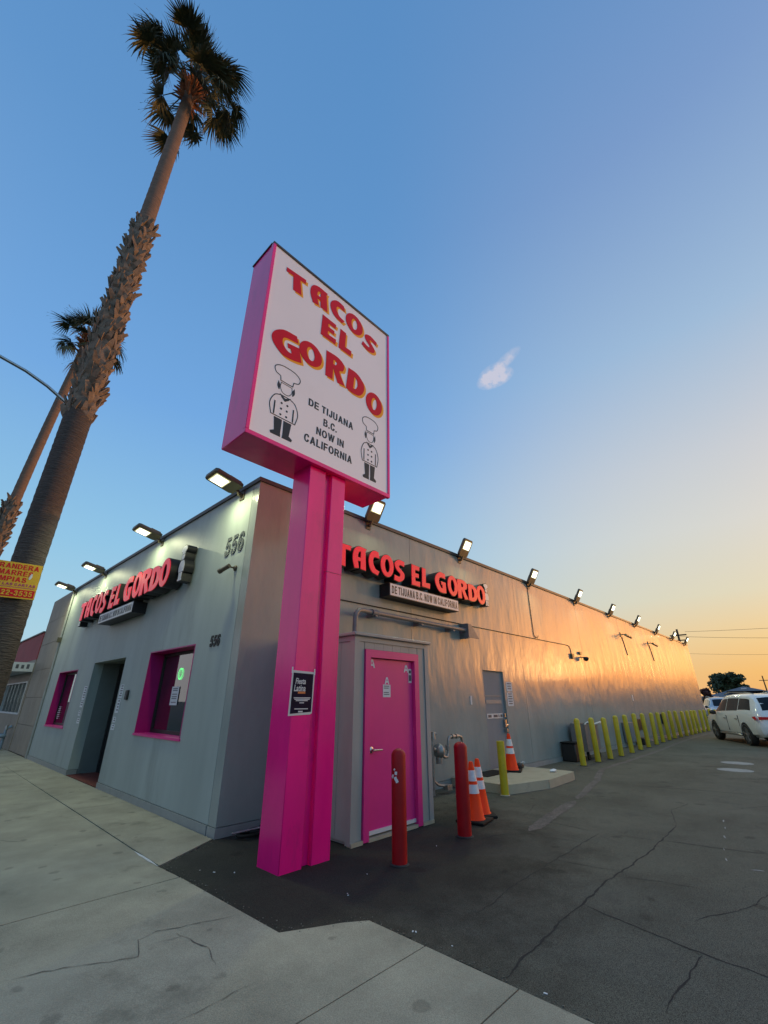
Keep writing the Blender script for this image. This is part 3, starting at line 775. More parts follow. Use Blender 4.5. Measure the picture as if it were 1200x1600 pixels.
# ------------------------------------------------------------------ the restaurant
YE = 16.95
bld = thing('restaurant_building', 'long low grey painted restaurant with magenta window reveals, lit by parapet floodlights', 'building', (XF, YS, 0))
def rect(x0, x1, y0, y1): return [(x0, y0), (x1, y0), (x1, y1), (x0, y1)]
def wall_front(y0, y1, hole=None, th=.20, z0=0., z1=HW):
    cs = [rect(-y1, -y0, z0, z1)]
    if hole: cs.append(list(reversed(rect(-hole[1], -hole[0], hole[2], hole[3]))))
    me = shape_mesh('wall_panel', cs, th)
    me.transform(Matrix.Translation((XF + th, 0, 0)) @ FF)
    return link('wall_panel', me, M['wall_front'], bld)
def wall_side(x0, x1, hole=None, th=.20, z0=0., z1=HW):
    if hole and hole[2] <= z0 + .001:
        cs = [[(x0, z0), (hole[0], z0), (hole[0], hole[3]), (hole[1], hole[3]), (hole[1], z0), (x1, z0), (x1, z1), (x0, z1)]]
    else:
        cs = [rect(x0, x1, z0, z1)]
        if hole: cs.append(list(reversed(rect(hole[0], hole[1], hole[2], hole[3]))))
    me = shape_mesh('wall_panel', cs, th)
    me.transform(Matrix.Translation((0, YS + th, 0)) @ FS)
    return link('wall_panel', me, M['wall'], bld)
J = .004
W1, W2, DR = (7.18, 9.09, .97, 2.345), (14.0, 15.95, .885, 2.255), (10.44, 12.65, 0, 2.335)
PL = .10
wall_front(YS + .204, 9.45 - J, W1, z0=PL)
wall_front(13.95 - .22 + J, YE, W2, z0=PL)
# middle panel has the doorway cut right down to the ground
me = shape_mesh('wall_panel', [[(-13.73, PL), (-DR[1], PL), (-DR[1], DR[3]), (-DR[0], DR[3]), (-DR[0], PL), (-9.45, PL), (-9.45, HW), (-13.73, HW)]], .2)
me.transform(Matrix.Translation((XF + .2, 0, 0)) @ FF)
link('wall_panel', me, M['wall_front'], bld)
sx = [XF, 6.88, 11.49, 16.05, 20.65, 25.25, 29.9, XE]
for a, c in zip(sx, sx[1:]):
    wall_side(a + (J if a > XF else .002), c - J, (9.45, 10.40, 0, 2.17) if a == 6.88 else None, z0=PL)
# footing strips, roof, far walls
for a, c in ((YS + .21, DR[0] - .002), (DR[1] + .002, YE)):
    b = MB(); b.box((XF - .014, a, -.02), (XF + .19, c, PL - .008)); link('footing', b, M['trim'], bld)
for a, c in ((XF - .01, 9.44), (10.41, XE)):
    b = MB(); b.box((a, YS - .02, -.02), (c, YS + .19, PL - .008)); link('footing', b, M['trim'], bld)
b = MB(); b.box((XF + .22, YS + .22, 4.3), (XE, YE, 4.45)); link('roof', b, M['coping'], bld)
b = MB(); b.box((XE + .002, YS, 0), (XE + .2, YE, HW)); b.box((XF + .2, YE + .002, 0), (XE + .2, YE + .2, HW)); link('rear_wall', b, M['wall'], bld)
# joint backing so nothing shines through the panel joints
for y in (9.45, 13.73):
    b = MB(); b.box((XF + .202, y - .06, 0), (XF + .23, y + .06, HW - .02)); link('joint_backing', b, M['joint'], bld)
for x in sx[1:-1]:
    b = MB(); b.box((x - .06, YS + .202, 0), (x + .06, YS + .23, HW - .02)); link('joint_backing', b, M['joint'], bld)
# metal coping along the parapet
b = MB(); b.box((XF - .03, YS - .03, HW + .002), (XF + .25, YE, HW + .07)); link('coping', b, M['coping'], bld)
b = MB(); b.box((XF + .252, YS - .03, HW + .002), (XE + .2, YS + .25, HW + .07)); link('coping', b, M['coping'], bld)
def window(w, depth):
    y0, y1, z0, z1 = w
    fr = MB()
    t = .022
    for lo, hi in (((XF - .004, y0 + .001, z0), (XF + depth, y0 + t, z1)), ((XF - .004, y1 - t, z0), (XF + depth, y1 - .001, z1)), ((XF - .004, y0 + t, z1 - t), (XF + depth, y1 - t, z1 - .001))):
        fr.box(lo, hi)
    win = link('window', fr, M['pink_dark'], bld)
    b = MB(); b.box((XF - .02, y0 - .02, z0 - .022), (XF + depth, y1 + .02, z0 + .012)); link('sill', b, M['pink_door'], win)
    b = MB(); xg = XF + depth - .03
    f = .055
    for lo, hi in (((xg - .02, y0 + t, z0 + .012), (xg + .03, y0 + t + f, z1 - t)), ((xg - .02, y1 - t - f, z0 + .012), (xg + .03, y1 - t, z1 - t)), ((xg - .02, y0 + t + f, z1 - t - f), (xg + .03, y1 - t - f, z1 - t)), ((xg - .02, y0 + t + f, z0 + .012), (xg + .03, y1 - t - f, z0 + .012 + f))):
        b.box(lo, hi)
    link('frame', b, M['black'], win)
    b = MB(); b.box((xg, y0 + t + f, z0 + f), (xg + .008, y1 - t - f, z1 - t - f)); link('pane', b, M['glass'], win)
    return win
window(W1, .30)
w2 = window(W2, .22)
# recessed doorway
DX = 3.70
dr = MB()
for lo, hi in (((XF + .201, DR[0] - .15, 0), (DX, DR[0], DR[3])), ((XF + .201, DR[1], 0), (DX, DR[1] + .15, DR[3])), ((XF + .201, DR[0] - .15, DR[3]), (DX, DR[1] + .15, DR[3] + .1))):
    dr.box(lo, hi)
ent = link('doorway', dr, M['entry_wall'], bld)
b = MB(); b.box((XF + .012, DR[0] + .002, -.1), (DX + .3, DR[1] - .002, .006)); link('entry_floor', b, M['tilered'], ent)
b = MB(); b.box((DX + .002, DR[0] - .1, 0), (DX + .06, DR[0] + .09, DR[3])); b.box((DX + .002, DR[1] - .09, 0), (DX + .06, DR[1] + .1, DR[3]))
b.box((DX + .002, DR[0] + .09, DR[3] - .16), (DX + .06, DR[1] - .09, DR[3])); b.box((DX + .002, 11.52, 0), (DX + .06, 11.58, DR[3] - .16))
link('door_frame', b, M['black'], ent)
dm = mat('dark_door_glass', (.012, .012, .014), .3, spec=.3, var=.1)
for a, c in ((DR[0] + .092, 11.518), (11.582, DR[1] - .092)):
    b = MB(); b.box((DX + .012, a, .012), (DX + .05, c, DR[3] - .162)); link('entrance_door', b, dm, ent)
b = MB(); b.tube([(DX - .03, 11.44, .85), (DX - .03, 11.44, 1.25)], .013, 8); b.tube([(DX + .02, 11.44, .9), (DX - .03, 11.44, .9)], .01, 6); b.tube([(DX + .02, 11.44, 1.2), (DX - .03, 11.44, 1.2)], .01, 6)
link('door_handle', b, M['steel'], ent)
# grey steel service door in the side wall
b = MB(); b.box((9.452, YS + .05, .11), (10.398, YS + .10, 2.168)); sd_ = link('service_door', b, M['doorgrey'], bld)
b = MB(); b.box((9.53, YS + .042, 1.60), (10.34, YS + .0495, 1.615)); b.box((9.56, YS + .042, 1.44), (10.28, YS + .0495, 1.52)); link('door_plate', b, M['trim'], sd_)
b = MB(); b.box((9.56, YS + .040, 1.12), (10.27, YS + .0495, 1.225)); link('notice_strip', b, M['whitep'], sd_)
b = MB()
for x0, x1 in ((9.60, 9.74), (9.84, 10.02), (10.06, 10.10), (10.15, 10.24)): b.box((x0, YS + .037, 1.145), (x1, YS + .0398, 1.20))
link('notice_print', b, M['ink'], sd_)
b = MB(); b.box((10.27, YS - .005, .93), (10.35, YS + .05, 1.09)); b.tube([(10.31, YS + .0, .98), (10.31, YS - .05, .98), (10.20, YS - .05, .97)], .012, 8); b.box((10.285, YS - .03, .82), (10.335, YS + .05, .9))
b.box((10.30, YS + .0, 1.14), (10.34, YS + .05, 1.22)); link('lock', b, M['steel'], sd_)
b = MB(); b.box((9.452, YS + .102, 0), (10.398, YS + .2, 2.168)); link('door_backing', b, M['doorgrey'], sd_)
# interior floor is dark: back partition behind the glass
b = MB(); b.box((6.2, YS + .4, 0), (6.3, YE - .1, 4.2)); link('partition', b, M['interior'], bld)
b = MB(); b.box((XF + .35, YS + .4, -.05), (6.2, YE - .1, .0)); link('inner_floor', b, M['interior'], bld)

# the things fixed on the walls
def wall_thing_conduit():
    t = thing('conduit', 'thin dark cable run along the side wall below the lettering, dropping at both ends', 'cable', (4.9, YS, 3.1))
    r = .010
    b = MB()
    b.tube([(3.9, YS - .012, 3.13), (6, YS - .012, 3.14), (9, YS - .012, 3.145), (12, YS - .012, 3.16), (14.7, YS - .012, 3.175), (14.92, YS - .012, 3.16), (15.0, YS - .012, 3.08), (15.02, YS - .012, 2.9)], r, 6)
    link('cable', b, M['black'], t)
    b = MB(); b.box((14.94, YS - .07, 2.76), (15.10, YS - .001, 2.92)); link('junction_box', b, M['lamp_body'], t)
    b = MB(); b.tube([(12.42, YS - .012, 4.79), (12.42, YS - .012, 3.30), (12.46, YS - .02, 3.22), (12.62, YS - .03, 3.20), (12.66, YS - .03, 3.27)], r, 6)
    link('drop_cable', b, M['black'], t)
wall_thing_conduit()
t = thing('drain_pipe', 'grey pipe bracketed along the side wall above the pink door closet', 'pipe', (5.4, YS, 2.4))
b = MB(); b.tube([(5.06, 5.50, 2.36), (5.06, 5.50, 2.78), (5.08, 5.50, 2.88), (5.16, 5.51, 2.95), (5.30, 5.55, 2.97), (5.5, 5.60, 2.975), (8.62, 5.62, 2.98)], .042, 12); link('pipe', b, M['pipe_dark'], t)
b = MB(); b.tube([(5.56, 5.60, 2.972), (5.72, 5.60, 2.972)], .062, 12); link('coupling', b, M['pipe_dark'], t)
for x_ in (5.64, 6.96, 8.06):
    b = MB(); b.box((x_ - .03, 5.55, 2.90), (x_ + .03, YS - .001, 2.925)); b.box((x_ - .03, 5.67, 2.925), (x_ + .03, YS - .001, 3.05)); link('bracket', b, M['pipe_dark'], t)
b = MB(); b.prism([(8.6, 2.82), (9.02, 2.82), (8.72, 3.12), (8.6, 3.12)], 0, .02, Matrix.Translation((0, 5.55, 0)) @ FS)
b.box((8.60, 5.552, 2.80), (8.66, YS - .001, 3.13)); link('end_bracket', b, M['pipe_dark'], t)

def camera_cctv(name, label, pos, out):
    t = thing(name, label, 'camera', pos)
    p = Vector(pos); o_ = Vector(out)
    b = MB(); b.lathe([(.045, 0), (.045, .02), (.03, .035)], 12, p, 'Y') if abs(o_.y) > .5 else b.lathe([(.045, 0), (.045, -.02), (.03, -.035)], 12, p, 'X')
    if abs(o_.y) > .5:
        b.bm.verts.ensure_lookup_table()
    link('mount', b, M['lamp_body'], t)
    b = MB(); b.tube([p + o_ * .02, p + o_ * .14, p + o_ * .16 + Vector((0, 0, -.03))], .014, 8); link('arm', b, M['lamp_body'], t)
    return t, p + o_ * .16 + Vector((0, 0, -.04))
t, e = camera_cctv('security_camera', 'small dark bullet camera under the large house number near the corner', (XF, 6.20, 3.41), (-1, 0, 0))
b = MB(); b.tube([e + Vector((.02, -.06, .04)), e + Vector((-.03, .10, -.02))], .034, 12); b.tube([e + Vector((-.029, .095, -.019)), e + Vector((-.04, .13, -.03))], [.039, .041], 12); link('camera_body', b, M['lamp_body'], t)
t, e = camera_cctv('security_camera', 'dark dome camera low on the side wall beside the end of the cable', (15.85, YS, 2.86), (0, -1, 0))
b = MB(); b.lathe([(.02, -.09), (.06, -.075), (.085, -.03), (.09, 0), (.09, .03), (.03, .05)], 14, e); link('camera_body', b, M['black'], t)
b = MB(); b.box((15.66, YS - .06, 2.94), (15.82, YS - .002, 3.03)); link('junction_box', b, M['lamp_body'], t)
for x_, dx, dz, lab in ((20.9, .45, .62, 'small bracket camera high on the orange lit side wall, nearer of two'), (25.1, -.1, .62, 'small bracket camera high on the orange lit side wall, farther of two')):
    t = thing('bracket_camera', lab, 'camera', (x_, YS, 4.02), 'bracket cameras high on the side wall')
    b = MB(); b.tube([(x_, YS - .001, 4.10), (x_, YS - .10, 4.12), (x_ + .02, YS - .26, 4.06)], .022, 8); link('arm', b, M['lamp_body'], t)
    b = MB(); b.tube([(x_ - .25, YS - .25, 4.06), (x_ + .30, YS - .30, 4.0)], .055, 10); link('camera_body', b, M['lamp_body'], t)
    b = MB(); b.tube([(x_ + .02, YS - .012, 4.08), (x_ + .35, YS - .012, 3.30)], .016, 6); link('cable', b, M['lamp_body'], t)
    b = MB(); b.box((x_ - .1, YS - .03, 4.02), (x_ + .1, YS - .002, 4.2)); link('mount', b, M['lamp_body'], t)

# house numbers
t = thing('house_number', 'large grey metal numerals 556 high beside the building corner', 'house number', (XF, 6.36, 3.7))
for ch, y_ in zip('556', (6.66, 6.45, 6.24)):
    sans_part(t, ch, -y_, 3.685, .32, .175, Matrix.Translation((XF - .001, 0, 0)) @ FF, M['numeral'], .012, 'numeral', .10)
t = thing('house_number', 'small black numerals 556 at head height between corner and window', 'house number', (XF, 6.55, 2.2))
for ch, y_ in zip('556', (6.68, 6.57, 6.46)):
    sans_part(t, ch, -y_, 2.255, .165, .09, Matrix.Translation((XF - .001, 0, 0)) @ FF, M['black'], .012, 'numeral', .10)
# keypad, wall notices
t = thing('keypad', 'black keypad box on the front wall between doorway and large window', 'keypad', (XF, 9.83, 1.52))
b = MB(); b.box((XF - .04, 9.78, 1.52), (XF - .001, 9.90, 1.69)).bevel(.006); link('case', b, M['black'], t)
b = MB(); b.box((XF - .045, 9.80, 1.56), (XF - .0405, 9.88, 1.60)); link('buttons', b, M['ink'], t)
def notice(label, plane, u0, u1, z0, z1, lines, name='notice', group=None, m='paper', tex=None):
    """paper sheet on a wall; plane 'F' (front) or 'S' (side)"""
    if plane == 'F':
        t = thing(name, label, 'notice', (XF, (u0 + u1) / 2, z0), group)
        b = MB(); b.box((XF - .005, u0, z0), (XF - .001, u1, z1)); link('sheet', b, M[m], t)
    else:
        t = thing(name, label, 'notice', ((u0 + u1) / 2, YS, z0), group)
        b = MB(); b.box((u0, YS - .006, z0), (u1, YS - .001, z1)); link('sheet', b, M[m], t)
    b = MB(); h = (z1 - z0)
    for k in range(lines):
        z = z1 - h * (k + .8) / (lines + .6); e = rnd.uniform(.1, .3) * (u1 - u0)
        if plane == 'F': b.box((XF - .0065, u0 + .015 + e * .3, z), (XF - .0052, u1 - .015 - e, z + h / (lines + 1) * .45))
        else: b.box((u0 + .015 + e * .5, YS - .0078, z), (u1 - .015 - e * .5, YS - .0062, z + h / (lines + 1) * .45))
    link('print', b, M['ink'], t)
    return t
g = 'white notices beside the doorway'
notice('upper white notice taped left of the doorway', 'F', 12.74, 12.98, 1.52, 1.82, 5, group=g)
notice('second white notice from the top left of the doorway', 'F', 12.76, 12.97, 1.36, 1.50, 2, group=g)
notice('small white card third from the top left of the doorway', 'F', 12.78, 12.93, 1.18, 1.29, 2, group=g)
notice('lowest small white card left of the doorway', 'F', 12.70, 12.90, 1.02, 1.13, 2, group=g)
notice('top white notice right of the doorway, nearest the keypad', 'F', 10.16, 10.36, 1.55, 1.80, 5, group=g)
notice('second notice from the top right of the doorway', 'F', 10.18, 10.36, 1.28, 1.53, 4, group=g)
notice('small square notice third from the top right of the doorway', 'F', 10.22, 10.37, 1.11, 1.21, 2, group=g)
notice('lowest square notice right of the doorway', 'F', 10.20, 10.38, .98, 1.08, 2, group=g)
g = 'white signs beside the service door'
notice('upper white warning sign right of the grey service door', 'S', 10.50, 10.78, 1.72, 1.93, 3, group=g)
notice('lower white warning sign right of the grey service door', 'S', 10.50, 10.78, 1.38, 1.69, 5, group=g)
t = thing('switch_plate', 'small white plate alone on the side wall left of the service door', 'plate', (8.86, YS, 1.5))
b = MB(); b.box((8.83, YS - .014, 1.42), (8.90, YS - .001, 1.60)).bevel(.004); link('cover', b, M['whitep'], t)
# things in the windows
t = thing('window_notice', 'white rules notice taped inside the large front window', 'notice', (3.4, 8.3, 1.43))
b = MB(); b.box((3.388, 8.14, 1.43), (3.391, 8.44, 1.73)); link('sheet', b, M['paper'], t)
b = MB()
for z in (1.69, 1.66, 1.60, 1.56, 1.53, 1.47): b.box((3.385, 8.19, z), (3.3872, 8.39, z + .012))
link('print', b, M['ink'], t)
t = thing('hours_lettering', 'white opening hours lettering on the small front window', 'lettering', (3.32, 15.7, 1.04))
b = MB()
for k in range(7): b.box((3.304, 15.50 + rnd.uniform(0, .05), 1.05 + k * .047), (3.307, 15.80 - rnd.uniform(0, .08), 1.05 + k * .047 + .022))
link('print', b, M['white_face'], t)
t = thing('open_sign', 'neon open sign with green letter and pink ring hung in the large front window', 'neon sign', (3.44, 8.15, 1.8))
def ring_tube(cy, cz, ry, rz, r, x, a0=0, a1=360, n=40):
    b = MB(); b.tube([(x, cy - ry * math.cos(R(a0 + (a1 - a0) * k / n)), cz + rz * math.sin(R(a0 + (a1 - a0) * k / n))) for k in range(n + 1)], r, 8); return b
link('ring', ring_tube(8.07, 1.93, .34, .165, .014, 3.44), M['neon_pink'], t)
link('letter_o', ring_tube(8.26, 1.94, .075, .09, .026, 3.43), M['neon_green'], t)
for ch, y_ in zip('PEN', (8.15, 8.03, 7.91)):
    text(t, ch, (3.44, y_, 1.86), .17, FF, M['neon_off'], bold=.006, name='letter', depth=.02)
b = MB(); b.box((3.47, 7.78, 1.8), (3.48, 8.36, 2.06)); link('backing', b, M['black'], t)
for y_ in (7.9, 8.25):
    b = MB(); b.tube([(3.475, y_, 2.05), (3.475, y_, 2.32)], .003, 5); link('chain', b, M['steel'], t)

# ---- channel letter signs on both walls: can + face per letter
def emblem_parts(x, z, w, h):
    """plain cook pictogram, front view, no face: toque, head with hair, neckerchief, coat, legs"""
    P = lambda c: place([contour(c)], x, z, w, h)
    hat = P([(.32, .765), (.30, .83), (.16, .86, 1), (.13, .94, 1), (.32, 1, 1), (.68, 1, 1), (.87, .94, 1), (.84, .86, 1), (.70, .83), (.68, .765)])
    head = P([(.34, .75), (.33, .67, 1), (.42, .605, 1), (.58, .605, 1), (.67, .67, 1), (.66, .75)])
    hair = P([(.27, .755), (.25, .68, 1), (.31, .63, 1), (.33, .70)]) + P([(.73, .755), (.67, .70), (.69, .63, 1), (.75, .68, 1)])
    scarf = P([(.34, .585), (.50, .545), (.66, .585), (.60, .54), (.50, .50), (.40, .54)])
    coat = P([(.36, .575), (.20, .53, 1), (.10, .40, 1), (.16, .25), (.84, .25), (.90, .40, 1), (.80, .53, 1), (.64, .575)])
    legs = place([[(.26, .235), (.48, .235), (.47, .05), (.48, 0), (.22, 0), (.20, .03), (.30, .06)], [(.52, .235), (.74, .235), (.70, .06), (.80, .03), (.78, 0), (.52, 0), (.53, .05)]], x, z, w, h)
    return hat, head, hair, scarf, coat, legs
LET = [('T', 4.50, 4.92, 3.66, 4.06), ('A', 4.965, 5.31, 3.68, 4.10), ('C', 5.365, 5.65, 3.655, 4.11), ('O', 5.69, 6.05, 3.68, 4.115), ('S', 6.07, 6.385, 3.65, 4.09),
       ('E', 6.60, 6.865, 3.66, 4.09), ('L', 6.93, 7.20, 3.68, 4.09), ('G', 7.39, 7.78, 3.67, 4.115), ('O', 7.85, 8.235, 3.665, 4.125), ('R', 8.235, 8.65, 3.66, 4.10), ('D', 8.68, 9.07, 3.665, 4.06), ('O', 9.05, 9.43, 3.655, 4.11)]
def wall_sign(side, label):
    if side == 'S':
        t = thing('wall_sign', label, 'sign', (7, YS, 3.8)); base = YS
        mx = lambda d: Matrix.Translation((0, base - d, 0)) @ FS
        U = lambda u: u; ks = 1; z_ = lambda z: z; dep, off = .25, .02
        seg = (4.2, 9.62)
    else:
        t = thing('wall_sign', label, 'sign', (XF, 11, 3.7)); base = XF
        mx = lambda d: Matrix.Translation((base - d, 0, 0)) @ FF
        ks = 5.9 / 4.9
        U = lambda u: -(14.08 - (u - 4.5) * ks); z_ = lambda z: 3.44 + (z - 3.66) * 1.19; dep, off = .27, .02
    for ch, x0, x1, z0, z1 in LET:
        u0, u1 = U(x0), U(x1)
        cs = place(GL[ch], u0, z_(z0), u1 - u0, z_(z1) - z_(z0))
        me = shape_mesh('letter', grown(cs, .026), dep); me.transform(mx(off))
        can = link('letter', me, M['can_black'], t)
        me = shape_mesh('letter_face', cs, .012); me.transform(mx(off + dep + .001))
        link('letter_face', me, M['letter_red'], can)
    for ux, wd, z0, h in (((9.53), .24, 3.69, .55), ((4.19), .24, 3.60, .55)):
        u = U(ux); wd2 = wd * ks
        parts_ = emblem_parts(u, z_(z0), wd2, z_(z0 + h) - z_(z0))
        out = place([contour([(.18, -.02), (.20, .06), (.24, .22), (.12, .24), (.06, .40, 1), (.18, .55, 1), (.26, .60), (.22, .68, 1), (.24, .80), (.10, .86, 1), (.10, .96, 1), (.32, 1.03, 1), (.68, 1.03, 1), (.90, .96, 1), (.90, .86, 1), (.76, .80), (.78, .68, 1), (.74, .60), (.82, .55, 1), (.94, .40, 1), (.88, .24), (.76, .22), (.80, .06), (.82, -.02)])], u, z_(z0), wd2, z_(z0 + h) - z_(z0))
        me = shape_mesh('emblem', out, dep * .65); me.transform(mx(off))
        can = link('emblem', me, M['can_black'], t)
        for cs in (parts_[0], parts_[1], parts_[4], parts_[5]):
            me = shape_mesh('emblem_face', cs, .006); me.transform(mx(off + dep * .65 + .001)); link('emblem_face', me, M['white_face'], can)
    return t
wall_sign('S', 'red lettered Tacos El Gordo sign with black returns on the long side wall')
wall_sign('F', 'red lettered Tacos El Gordo sign above the doorway on the shop front')
# raceway boxes holding the letters off the wall, and the white tagline boxes
def tag_box(side, label):
    if side == 'S':
        t = thing('tagline_box', label, 'sign', (7.1, YS, 3.33))
        b = MB(); b.box((5.94, YS - .27, 3.335), (8.23, YS - .002, 3.585)); link('cabinet', b, M['can_black'], t)
        b = MB(); b.box((5.955, YS - .276, 3.347), (8.215, YS - .2705, 3.573)); link('face', b, M['white_face'], t)
        sans_part(t, 'DE TIJUANA B.C. NOW IN CALIFORNIA', 6.0, 3.385, .15, 2.17, Matrix.Translation((0, YS - .2765, 0)) @ FS, M['black_vinyl'], gap=.2)
    else:
        t = thing('tagline_box', label, 'sign', (XF, 11, 3.17))
        b = MB(); b.box((XF - .27, 9.86, 3.165), (XF - .002, 12.14, 3.395)); link('cabinet', b, M['can_black'], t)
        b = MB(); b.box((XF - .276, 9.875, 3.177), (XF - .2705, 12.125, 3.383)); link('face', b, M['white_face'], t)
        sans_part(t, 'DE TIJUANA B.C. NOW IN CALIFORNIA', -12.08, 3.21, .135, 2.16, Matrix.Translation((XF - .2765, 0, 0)) @ FF, M['ink'], gap=.2)
tag_box('S', 'white tagline box under the red letters on the side wall')
tag_box('F', 'white tagline box under the red letters on the shop front')

# ---- floodlights along the parapet
def floodlight_master(tilt, power, spread=180):
    """head points to -Y, origin at the wall face just below the coping"""
    TILT = R(tilt)
    t = thing('floodlight', 'x', 'floodlight', (0, 0, 0), 'lit floodlights along the parapet')
    b = MB(); b.box((-.07, -.018, -.17), (.07, -.003, .0)); b.box((-.025, -.09, -.11), (.025, -.019, -.06)); link('bracket', b, M['lamp_body'], t)
    b = MB(); b.tube([(0, -.07, -.085), (0, -.11, -.02), (0, -.13, .03)], .030, 10); link('arm', b, M['lamp_body'], t)
    Mx = Matrix.Translation((0, -.10, .0)) @ Matrix.Rotation(-TILT, 4, 'X')
    b = MB(); b.prism([(-.17, .0), (.17, .0), (.205, -.07), (.205, -.49), (.17, -.53), (-.17, -.53), (-.205, -.49), (-.205, -.07)], -.035, .040, Mx); b.bevel(.008)
    link('housing', b, M['lamp_body'], t)
    b = MB()
    for k in range(6): b.box((-.15 + k * .06 - .008, -.26, .041), (-.15 + k * .06 + .008, -.05, .07), Mx)
    stuff(link('cooling_fins', b, M['lamp_body'], t))
    b = MB(); b.box((-.155, -.475, -.041), (.155, -.215, -.0355), Mx); link('bezel', b, M['lens_ring'], t)
    b = MB(); b.box((-.125, -.45, -.047), (.125, -.24, -.0415), Mx); link('lens', b, M['lamp_lens'], t)
    ld = bpy.data.lights.new('lamp_light', 'AREA'); ld.shape = 'RECTANGLE'; ld.size = .24; ld.size_y = .20
    ld.energy = power; ld.spread = R(spread); ld.color = (.97, 1.0, .60)
    lo = bpy.data.objects.new('lamp_light', ld); C.objects.link(lo)
    lo.parent = t
    lo.matrix_basis = Mx @ Matrix.Translation((0, -.345, -.055))
    return t
fl = floodlight_master(60, 36)
ff = floodlight_master(13, 32)
sideX = [5.6, 8.8, 12.5, 16.1, 19.7, 23.3, 26.9, 30.4, 33.7]
ords = ['first', 'second', 'third', 'fourth', 'fifth', 'sixth', 'seventh', 'eighth', 'ninth', 'tenth', 'eleventh', 'twelfth', 'thirteenth', 'fourteenth', 'fifteenth', 'sixteenth', 'seventeenth', 'eighteenth', 'nineteenth', 'twentieth']
fl.scale = (.88, .88, .88)
fl.location = (sideX[0], YS, HW); fl['label'] = 'lit floodlight on the side parapet just behind the pole sign'
for i, x_ in enumerate(sideX[1:]):
    dup(fl, (x_, YS, HW), rnd.uniform(-.06, .06), 'lit floodlight on the side parapet, %s from the pole sign' % ords[i + 1])
ff.location = (XF, 6.32, HW); ff.rotation_euler = (0, 0, R(-90)); ff['label'] = 'lit floodlight on the front parapet nearest the corner, above the numerals'
for y_, lb in ((9.75, 'lit floodlight on the front parapet above the end of the red lettering'),
               (13.7, 'lit floodlight on the front parapet above the start of the red lettering'), (16.75, 'lit floodlight at the far left end of the front parapet')):
    dup(ff, (XF, y_, HW), R(-90), lb)

# ------------------------------------------------------------------ closet with the pink door
CX0, CX1, CY0, CZ = 4.02, 5.54, 4.36, 2.36
cl = thing('utility_closet', 'grey wooden lean-to closet with a pink door against the side wall', 'closet', (4.8, 5, 0))
def ribbed(x0, x1, z0, z1, mtx, hole=None):
    """vertical grooved boards as one panel each"""
    n = max(1, round((x1 - x0) / .20)); w = (x1 - x0) / n
    for k in range(n):
        a, c = x0 + k * w + .002, x0 + (k + 1) * w - .002
        zz = z0 if not hole or c < hole[0] or a > hole[1] else hole[2]
        b = MB(); b.prism(rect(a, c, zz, z1), 0, .018 + rnd.uniform(-.001, .001), mtx)
        link('board', b, M['closet'], cl)
mf = Matrix.Translation((0, CY0 + .02, 0)) @ FS
ribbed(CX0 + .075, 4.197, .03, 2.26, mf)
ribbed(5.313, CX1 - .075, .03, 2.26, mf)
ribbed(4.203, 5.307, 2.146, 2.26, mf)
ml = Matrix.Translation((CX0 + .02, 0, 0)) @ FF
ribbed(-(YS - .002), -(CY0 + .08), .03, 2.26, ml)
b = MB(); b.box((CX0 + .022, CY0 + .10, .0), (CX1 - .02, YS - .003, 2.25)); link('core', b, M['trim'], cl)
for lo, hi in (((CX0 - .012, CY0 - .014, 0), (CX0 + .072, CY0 + .075, 2.30)), ((CX1 - .072, CY0 - .014, 0), (CX1 + .012, CY0 + .075, 2.30)),
               ((CX0 + .0725, CY0 - .012, 2.235), (CX1 - .0725, CY0 + .022, 2.30)), ((CX0 - .010, CY0 + .0755, 2.235), (CX0 + .022, YS - .002, 2.30)),
               ((CX1 - .02, CY0 + .0755, 0), (CX1 + .008, YS - .002, 2.30))):
    b = MB(); b.box(lo, hi); link('trim_board', b, M['closet'], cl)
b = MB(); b.box((CX0 - .05, CY0 - .055, 2.302), (CX1 + .05, YS - .001, 2.345)); b.bevel(.008); link('roof', b, M['trim'], cl)
for a, c in ((CX0 - .005, 4.199), (5.311, CX1)):
    b = MB(); b.box((a, CY0 - .03, -.01), (c, CY0 + .05, .028)); link('footing', b, M['step'], cl)
fx0, fx1, fz = 4.205, 5.305, 2.14
me = shape_mesh('door_frame', [[(fx0, 0), (fx0 + .095, 0), (fx0 + .095, fz - .10), (fx1 - .095, fz - .10), (fx1 - .095, 0), (fx1, 0), (fx1, fz), (fx0, fz)]], .085)
me.transform(Matrix.Translation((0, CY0 + .06, 0)) @ FS); link('door_frame', me, M['pink_door'], cl)
b = MB(); b.box((fx0 + .10, CY0 + .028, .07), (fx1 - .10, CY0 + .075, fz - .108)); b.bevel(.003); door = link('door', b, M['pink_door'], cl)
b = MB(); b.box((fx0 + .10, CY0 + .012, .045), (fx1 - .10, CY0 + .0275, .085)); link('door_sweep', b, M['whitep'], door)
b = MB(); b.box((fx0 + .0955, CY0 - .02, -.012), (fx1 - .0955, CY0 + .078, .025)); link('threshold', b, M['step'], cl)
b = MB(); b.lathe([(.038, .028), (.038, .012), (.022, .006), (.014, 0), (.014, -.035)], 18, (fx0 + .155, CY0, .93), 'Y'); b.tube([(fx0 + .15, CY0 - .035, .93), (fx0 + .30, CY0 - .04, .928)], [.014, .010], 10); link('lever_handle', b, M['steel'], door)
for z in (.35, 1.1, 1.85):
    b = MB(); b.tube([(fx1 - .099, CY0 + .02, z - .05), (fx1 - .099, CY0 + .02, z + .05)], .009, 8); link('hinge', b, M['pink_door'], door)
